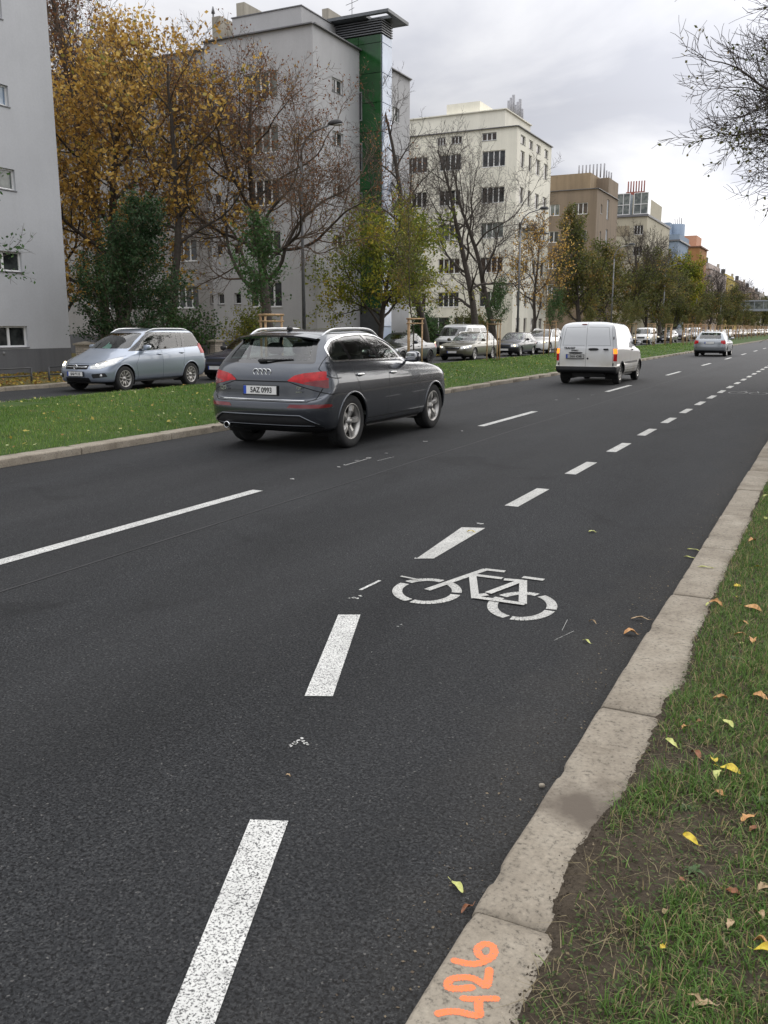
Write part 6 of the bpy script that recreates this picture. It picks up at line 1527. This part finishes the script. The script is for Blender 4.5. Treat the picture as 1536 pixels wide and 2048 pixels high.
# staked saplings of the median
WOOD = simple('stake_wood', (.46, .30, .165), .75, var=.3, scale=14)
def stake_frame(loc, lab, rz):
    r = empty('stake_frame', loc, rz, lab, 'tree stakes', 'timber stake frames on the median')
    P = [(.36 * math.cos(a), .36 * math.sin(a)) for a in (.5, 2.6, 4.7)]
    for p in P: m = MB(); m.tube([(p[0], p[1], -.2), (p[0], p[1], 1.88)], .034, 8); m.build('post', WOOD, r)
    for z in (1.90, 1.72):
        for i in range(3):
            a, b = Vector((*P[i], z)), Vector((*P[(i + 1) % 3], z)); d = (b - a).normalized() * .07
            m = MB(); m.tube([a - d, b + d], .036 if z > 1.8 else .028, 6); m.build('crossbar', WOOD, r)
    return r
sapcfg = [C(seg=.25, wob=.04, up=.06, n=18, t0=.45, ang=55, prof=P0(1.0, .45, .35), rr=.4, taper=.3), C(seg=.16, wob=.12, up=.12, n=7, t0=.2, ang=40, ratio=.5, rr=.5), C(seg=.12, wob=.15, up=.05, n=3, t0=.1, ang=40, ratio=.55, rr=.5, ref=.5), C(seg=.1, wob=.18)]
def sapling(loc, seed, H, lab, leafd=22, cfg=sapcfg, lm=L_GRN): return tree('sapling', lab, loc, seed, cfg, .032, H, (0, 0, 1), (lm, (1, 2, 3), leafd, .075, .07), 'sapling', 'staked saplings on the median', sides=(6, 4, 3, 3), twl=(1, 2, 3))
ap = lambda y: .13
sf = stake_frame((-14.5, 21.6, .1), 'timber tree stakes showing above the roof of the dark suv', .3); s1 = sapling((-14.5, 21.6, .1), 61, 4.5, 'dark green sapling rising behind the roof of the dark suv', 24)
names = [(32.9, -15.2, 'timber tree stakes just right of the dark suv door mirror', None, 0), (39.8, -14.2, 'timber tree stakes in front of the dark hatchback', 'slim dark sapling in front of the cream block', .80), (48.4, -14.1, 'timber tree stakes left of the white van', 'dark green sapling just left of the white van roof', .78)]
sp2 = None
for i, (y, x, a, b, sc) in enumerate(names):
    c = copy_tree(sf); c.location = (x, y, .1); c.rotation_euler.z = .7 * i; c['label'] = a
    if b: s = copy_tree(s1); s.location = (x, y, .1); s.scale = (sc,) * 3; s.rotation_euler.z = i; s['label'] = b
    elif i == 0:
        sapling((x, y, .1), 66, 6.6, 'thin grey-green sapling with sparse leaves beside the spreading yellow-green tree', 5, [C(seg=.25, wob=.04, up=.06, n=18, t0=.32, ang=38, prof=P0(1.3, .4, .3), rr=.4, taper=.3)] + sapcfg[1:], L_OLV)
far_st = [58, 66, 73, 79.5, 85, 91, 98, 104, 111, 118, 126, 134, 142, 150, 158, 166, 175, 185, 196, 208, 221]
for i, y in enumerate(far_st):
    c = copy_tree(sf); c.location = (-14.2 + .5 * math.sin(i * 2.1), y, .1); c.rotation_euler.z = i; c['label'] = 'timber tree stakes in the row receding along the median'; c['group'] = 'distant timber stake frames'
    if i % 2 == 0 or i < 3:
        s = copy_tree(s1); s.location = (-14.2 + .5 * math.sin(i * 2.1), y, .1); s.scale = (.62 + .1 * (i % 3),) * 3; s.rotation_euler.z = i; s['label'] = 'small staked sapling in the row receding along the median'; s['group'] = 'distant saplings'
        for ch in s.children:
            for sl in ch.material_slots:
                if sl.material == L_GRN: sl.link = 'OBJECT'; sl.material = L_OLV
for i in range(13):
    c = copy_tree(sf); c.location = (-11.9, 84 + 9.3 * i, .1); c.rotation_euler.z = i * 1.3; c['label'] = 'timber tree stakes in the row receding along the median'; c['group'] = 'distant timber stake frames'

# ------------------------------------------------------------------ vehicles in place
q5 = car_q5(); q5.location = (-6.79, 9.80, 0); q5.rotation_euler.z = PI / 2
tag(q5, 'dark slate grey suv driving away in the near carriageway', 'car')
mv = car_mpv(); mv.location = (-17.45, 17.05 + 4.467, 0); mv.rotation_euler.z = -PI / 2; tag(mv, 'pale blue minivan with lit headlights in the far carriageway', 'car')
vn = car_van(); vn.location = (-6.50, 26.05, 0); vn.rotation_euler.z = PI / 2; tag(vn, 'dusty white panel van driving away with lit rear lamps', 'van')
def gp(n, c, met=.4): return paint(n, c, met, .33)
wg = car_wagon(gp('silver_paint', (.27, .29, .31), .6), False)
wg.location = (-6.62, 55.6, 0); wg.rotation_euler.z = PI / 2; tag(wg, 'silver estate car driving away ahead of the white van', 'car')
def swap(root, old, new):
    for o in [root] + list(root.children_recursive):
        if o.type == 'MESH':
            for s in o.material_slots:
                if s.material and s.material.name == old: s.link = 'OBJECT'; s.material = new
def queue(o, y, x, lab, cat='car', grp='cars queueing in the far carriageway'):
    o.location = (x, y, 0); o.rotation_euler.z = -PI / 2; tag(o, lab, cat, grp)
ins = car_wagon(gp('olive_beige_paint', (.125, .118, .085), .5)); queue(ins, 42.6 + 4.68, -17.5, 'olive beige estate car with lit headlights')
sed = car_sedan(gp('midnight_paint', (.012, .016, .028), .3)); queue(sed, 34.1 + 4.82, -17.55, 'near-black saloon car half hidden by the dark suv')
hat = car_hatch(gp('dark_blue_paint', (.016, .022, .04), .3)); queue(hat, 50.7 + 3.98, -17.5, 'dark navy hatchback behind the olive beige estate')
vit = car_minibus(gp('silver_van_paint', (.46, .47, .47), .4)); queue(vit, 48.6 + 4.76, -20.4, 'pale silver minibus parked behind the olive beige estate', 'minibus', None)
def dup(src, old, new, y, x, lab, cat='car', grp='cars queueing in the far carriageway', rev=True, sc=1.0):
    c = copy_tree(src); swap(c, old, new); c.location = (x, y, 0); c.rotation_euler.z = -PI / 2 if rev else PI / 2; c.scale = (sc,) * 3
    c['label'] = lab; c['category'] = cat
    if grp: c['group'] = grp
    return c
NAVY = gp('navy_paint', (.010, .014, .035), .3); WHT = gp('white_paint', (.68, .68, .67), 0); BLU = gp('bright_blue_paint', (.03, .16, .46), .3); SIL = gp('grey_paint', (.25, .26, .27), .5); DKG = gp('charcoal_paint', (.03, .032, .035), .4); REDP = gp('maroon_paint', (.16, .02, .02), .3)
dup(hat, 'dark_blue_paint', NAVY, 22.95 + 3.98, -17.5, 'dark navy car with one lit headlamp between the minivan and the suv')
suvw = dup(ins, 'olive_beige_paint', WHT, 56.4 + 4.9, -17.6, 'white suv-like car left of the white van', sc=1.1)
dup(ins, 'olive_beige_paint', DKG, 64.5 + 4.7, -17.6, 'charcoal estate car hidden mostly by the white van')
dup(hat, 'dark_blue_paint', BLU, 84.0, -17.5, 'bright blue hatchback right of the white van', sc=1.05)
dup(vit, 'silver_van_paint', WHT, 97.5, -17.7, 'small white van behind the bright blue hatchback', 'van', sc=.92)
dup(ins, 'olive_beige_paint', DKG, 111, -17.6, 'charcoal estate car left of the silver estate car')
dup(vit, 'silver_van_paint', NAVY, 121.5, -17.6, 'dark minibus behind the charcoal estate car', 'minibus', sc=.92)
dup(vit, 'silver_van_paint', SIL, 131, -17.6, 'grey minibus partly behind the silver estate car', 'minibus', sc=.95)
pal = [SIL, WHT, DKG, WHT, REDP, SIL, WHT, DKG, SIL, WHT, NAVY, WHT, SIL, WHT]
for i, pnt in enumerate(pal):
    y = 146 + 9.5 * i; src, old = ((ins, 'olive_beige_paint'), (hat, 'dark_blue_paint'), (sed, 'midnight_paint'))[i % 3]
    dup(src, old, pnt, y, -17.6, 'small distant car in the queue at the far end of the street', grp='distant queueing cars')

# ------------------------------------------------------------------ fallen leaves and litter
def leaf_mesh(name, L, W, curl, fold, mat, seed, lobes=0):
    R = random.Random(seed); n = 14; V = []; F = []
    for i in range(n + 1):
        t = i / n; w = W * (math.sin(PI * t ** .85) ** .8) * (1 + lobes * .35 * math.sin(t * 19)) * .5 + .0004
        z = curl * L * math.sin(PI * t) * .5 + R.uniform(-.01, .01) * L
        for s, q in ((-1, 1), (-.5, .45), (0, 0), (.5, .45), (1, 1)):
            V.append((L * (t - .5), w * s * (1 - abs(fold) * .25 * abs(s)), z + abs(s) ** 1.3 * w * fold * (1 + .3 * math.sin(t * 6 + s)) + .002 * math.sin(9 * t + s * 3 + seed)))
    for i in range(n):
        for j in range(4): F.append((i * 5 + j, i * 5 + j + 1, (i + 1) * 5 + j + 1, (i + 1) * 5 + j))
    b = len(V); V += [(L * .5, 0, 0), (L * .5, .0012, .001), (L * .78, .004, .006), (L * .78, .003, .007)]; F.append((b, b + 1, b + 2, b + 3))
    mz = min(v[2] for v in V); me = bpy.data.meshes.new(name); me.from_pydata([(x, y, z - mz) for x, y, z in V], [], F); me.materials.append(mat)
    me.polygons.foreach_set('use_smooth', [True] * len(F)); me.update(); return me
def lmat(n, a, b_, c): 
    m, t, b, out = node_mat(n); co = objco(t); nn = noise(t, 45, 4, .6, co)
    cc = ramp(t, nn, [(.3, a), (.5, b_), (.75, c)]); t.links.new(cc, b.inputs['Base Color']); b.inputs['Roughness'].default_value = .5
    return m
LY = lmat('leaf_yellow', (.38, .25, .03), (.60, .46, .035), (.68, .56, .07)); LP = lmat('leaf_pale_green', (.36, .38, .10), (.50, .52, .17), (.58, .58, .22)); LO = lmat('leaf_orange_brown', (.30, .13, .04), (.50, .26, .09), (.60, .36, .15)); LR = lmat('leaf_russet', (.10, .04, .02), (.24, .09, .035), (.36, .15, .06)); LT = lmat('leaf_tan', (.24, .16, .08), (.38, .27, .15), (.48, .36, .22))
def put_leaf(x, y, z, L, W, curl, fold, mat, rz, lab, grp=None, lobes=0, tilt=0, nm='fallen_leaf'):
    o = link(nm, leaf_mesh('fallen_leaf', L, W, curl, fold, mat, int(abs(x * 7919 + y * 104729)) % 9999, lobes), None, (x, y, z), (tilt, tilt * .5, rz)); return tag(o, lab, 'leaf', grp)
put_leaf(-.852, 2.18, .006, .062, .022, .25, .35, LP, 2.5, 'pale yellow-green leaf on the asphalt beside the dirty kerb stone')
put_leaf(-.79, 2.10, .004, .05, .016, .3, .8, LR, 1.2, 'curled russet leaf tucked against the kerb above the orange number')
put_leaf(-.846, 4.65, .004, .075, .055, .5, .4, LO, .4, 'orange leaf on the road by the kerb', lobes=.3)
put_leaf(-.85, 4.93, .004, .10, .022, .2, .5, LT, .25, 'long dry silvery leaf lying against the kerb')
put_leaf(-1.077, 4.755, .004, .055, .016, .4, .7, LT, -.5, 'small curled brown leaf on the asphalt near the bicycle symbol')
put_leaf(-1.03, 4.43, .004, .062, .020, .2, .5, LP, -.6, 'pale green leaf on the asphalt below the bicycle symbol')
put_leaf(-1.625, 7.0, .004, .06, .04, .2, .4, LP, .3, 'small pale leaf alone in the middle of the cycle lane', lobes=.5)
put_leaf(-.80, 6.5, .004, .09, .02, .1, .3, LP, -.3, 'narrow pale leaf at the foot of the kerb'); put_leaf(-.81, 6.75, .004, .09, .02, .1, .3, LP, -.1, 'second narrow pale leaf at the foot of the kerb, farther up'); put_leaf(-.64, 6.05, .06, .10, .02, .1, .3, LP, .1, 'narrow pale leaf lying on the kerb top')
put_leaf(-2.50, 6.55, .006, .07, .025, .3, .4, LY, .1, 'yellow leaf lying beside a cycle lane dash'); put_leaf(-1.66, 2.52, .004, .02, .014, .4, .5, LT, .1, 'tiny tan leaf on the open asphalt')
put_leaf(-.257, 2.58, .105, .056, .027, .25, .45, LY, -.5, 'bright yellow leaf standing on the bare soil of the verge', tilt=.35)
vz = lambda x, y: verge_z(x, y)
spots = [(-.42, 3.27, LP, .085, .028), (-.32, 3.19, LR, .075, .04), (-.243, 3.49, LP, .085, .035), (-.258, 3.15, LY, .05, .035), (-.195, 3.10, LY, .09, .045), (-.23, 3.05, LP, .07, .035), (-.211, 2.93, LO, .045, .025), (-.30, 3.77, LO, .08, .035), (-.112, 2.80, LO, .075, .035), (-.475, 5.19, LO, .11, .045), (-.279, 5.13, LO, .12, .06),
         (-.305, 4.84, LO, .07, .04), (-.30, 4.63, LO, .07, .03), (-.233, 4.54, LO, .09, .045), (-.149, 3.84, LO, .08, .04), (-.116, 2.38, LR, .055, .03), (-.044, 2.45, LT, .06, .03), (-.046, 2.31, LT, .05, .03), (-.018, 2.16, LY, .07, .035), (-.132, 1.90, LT, .075, .035), (-.155, 1.91, LT, .05, .02), (-.09, 2.76, LR, .05, .03), (-.03, 2.2, LO, .05, .03), (-.27, 2.22, LT, .03, .02), (-.52, 5.2, LP, .07, .02), (-.40, 5.6, LY, .08, .04), (-.33, 6.1, LY, .09, .05), (-.42, 6.9, LO, .09, .05), (-.38, 7.8, LP, .1, .05), (-.45, 8.9, LP, .1, .04)]
R5 = random.Random(5)
for _ in range(16): spots.append((R5.uniform(-.42, .02), 2.0 + 6 * R5.random() ** 1.2, R5.choice([LO, LR, LT, LY, LO, LP, LR]), R5.uniform(.025, .06), R5.uniform(.016, .032)))
for i, (x, y, mt_, L, W) in enumerate(spots):
    put_leaf(x, y, vz(x, y) + R5.uniform(.006, .018), L * .8, W * .8, R5.uniform(.1, .45), R5.uniform(.1, .7), mt_, R5.uniform(0, 6.28), 'fallen autumn leaf lying in the grass of the near verge', 'fallen leaves on the near verge', lobes=R5.choice([0, 0, .5, .8]), tilt=R5.uniform(-.3, .4))
m = MB(); m.rbox((0, 0, .008), (.022, .014, .014), 3, 6); tag(m.build('stone_chip', CONC, None, loc=(-.80, 2.86, .004), rot=(0, 0, .4)), 'small pale stone chip on the asphalt next to the kerb', 'stone')
# tiny litter of leaves on the lawns
def litter(name, n, xr, yr, zf, s0, s1, mat):
    x = rng.uniform(*xr, n); y = yr[0] + (yr[1] - yr[0]) * rng.uniform(0, 1, n) ** 1.5; z = np.array([zf(a, b) for a, b in zip(x, y)])
    P = np.stack([x, y, z], 1); u = rng.normal(0, 1, (n, 3)); u[:, 2] *= .35; u /= np.linalg.norm(u, axis=1)[:, None]; w = np.cross(u, rng.normal(0, .3, (n, 3)) + np.array([0, 0, 1.])); w /= np.linalg.norm(w, axis=1)[:, None]
    sz = rng.uniform(s0, s1, n)[:, None]; V = np.stack([P - u * sz * .5, P + w * sz * .35, P + u * sz * .5, P - w * sz * .35], 1).reshape(-1, 3); b = np.arange(n) * 4
    tag(link(name, np_mesh(name, V, np.stack([b, b + 1, b + 2, b + 3], 1), mat, rng.uniform(0, 1, n))), kind='stuff')
LIT = blade_mat('leaf_litter', [(0, (.20, .10, .04)), (.4, (.42, .30, .06)), (.7, (.50, .46, .12)), (1, (.45, .48, .25))])
litter('leaf_litter', 750, (-15.5, -9.05), (7, 45), lambda x, y: med_z(x, y) + .05, .03, .085, LIT)
litter('yard_leaf_litter', 9000, (-25.4, -19.8), (12, 60), lambda x, y: .13, .06, .14, blade_mat('yard_litter', [(0, (.16, .07, .03)), (.4, (.36, .22, .04)), (.7, (.46, .34, .06)), (1, (.12, .16, .03))]))
litter('verge_debris', 3000, (-.55, .25), (1.3, 9), lambda x, y: verge_z(x, y) + .002, .003, .011, blade_mat('debris', [(0, (.05, .04, .03)), (.5, (.13, .10, .07)), (1, (.26, .21, .14))]))
litter('gutter_debris', 700, (-.98, -.765), (1.2, 16), lambda x, y: .003, .004, .014, bpy.data.materials['debris'])
# bark mulch ring at the left edge of the median
m = MB(); m.lathe([(.75, 0), (.5, .05), (.0001, .07)], 24, 'Z'); tag(m.build('mulch_bed', soil_mat('bark_mulch', ((.05, .02, .012), (.10, .045, .025), (.15, .075, .045)), 30), None, loc=(-13.9, 10.3, .12)), kind='structure')

# creeping weeds and soil crumbs that break up the verge edge
litter('creeping_weeds', 14000, (-.50, .20), (1.3, 7), lambda x, y: verge_z(x, y) + .004 + .012 * abs(math.sin(x * 91 + y * 57)), .005, .015, blade_mat('weed_leaf', [(0, (.03, .055, .015)), (.5, (.06, .10, .025)), (.9, (.11, .13, .045)), (1, (.20, .16, .09))]))
def crumbs(name, n):
    y = 1.2 + 8 * rng.uniform(0, 1, n) ** 1.4; x = np.array([edge_x(b) for b in y]) + rng.normal(0.004, .013, n); z = np.array([max(.058, verge_z(a, b)) for a, b in zip(x, y)])
    s_ = rng.uniform(.0012, .0055, n)[:, None]; P = np.stack([x, y, z], 1); D = rng.normal(0, 1, (n, 4, 3)); D[:, :, 2] = np.abs(D[:, :, 2]) * np.array([0, 0, 0, 1.0]); D /= np.linalg.norm(D, axis=2)[:, :, None]
    V = (P[:, None, :] + D * s_[:, None, :]).reshape(-1, 3); b = np.arange(n) * 4
    F = np.concatenate([np.stack([b, b + 1, b + 3], 1), np.stack([b + 1, b + 2, b + 3], 1), np.stack([b + 2, b, b + 3], 1)])
    tag(link(name, np_mesh(name, V, F, SOIL)), kind='stuff')
crumbs('soil_crumbs', 3600)
# flat dead grass
nd = 5200; yy_ = 1.3 + 7 * rng.uniform(0, 1, nd) ** 1.3; xx_ = rng.uniform(-.52, .25, nd); keep = np.array([a > edge_x(b) - .01 for a, b in zip(xx_, yy_)]); xx_, yy_ = xx_[keep], yy_[keep]
zz_ = np.array([verge_z(a, b) for a, b in zip(xx_, yy_)]) + .002
V, F, A = blades(np.stack([xx_, yy_, zz_], 1), rng.uniform(.02, .06, len(xx_)), rng.uniform(.001, .0028, len(xx_)), 3.0, rng.uniform(0, 1, len(xx_)), 3)
V[:, 2] = np.minimum(V[:, 2], np.repeat(zz_, 8) + .022)
tag(link('dead_grass', np_mesh('dead_grass', V, F, blade_mat('straw', [(0, (.14, .11, .06)), (.6, (.24, .20, .11)), (1, (.34, .29, .17))]), A)), kind='stuff')
def weed(x, y, r, lab, k=9):
    m = MB()
    for i in range(k):
        a = i * 2.4 + x * 50; L = r * (.7 + .5 * random.random()); V = []; n = 6
        for j in range(n + 1):
            t = j / n; w = r * .16 * math.sin(PI * t ** .7) * (1 + .35 * math.sin(t * 16)) + .0005; hgt_ = L * (.45 * math.sin(PI * t * .75)); px_, py_ = math.cos(a) * L * t, math.sin(a) * L * t
            V += [(px_ - math.sin(a) * w, py_ + math.cos(a) * w, hgt_ + w * .3), (px_, py_, hgt_), (px_ + math.sin(a) * w, py_ - math.cos(a) * w, hgt_ + w * .3)]
        m.add(V, [q for j in range(n) for q in ((3 * j, 3 * j + 1, 3 * j + 4, 3 * j + 3), (3 * j + 1, 3 * j + 2, 3 * j + 5, 3 * j + 4))], 0, True)
    o = m.build('weed', simple('weed_green', (.05, .095, .025), .6, var=.3, scale=30), None, loc=(x, y, verge_z(x, y) - .002), recalc=False); tag(o, lab, 'weed', 'small rosette weeds on the verge')
for i, (x, y, r) in enumerate([(-.30, 2.80, .026), (-.23, 2.45, .032), (-.41, 3.05, .024), (-.36, 3.55, .03), (-.08, 2.95, .03), (-.30, 4.3, .04)]):
    weed(x, y, r, 'small green rosette weed rooted in the bare soil of the near verge')
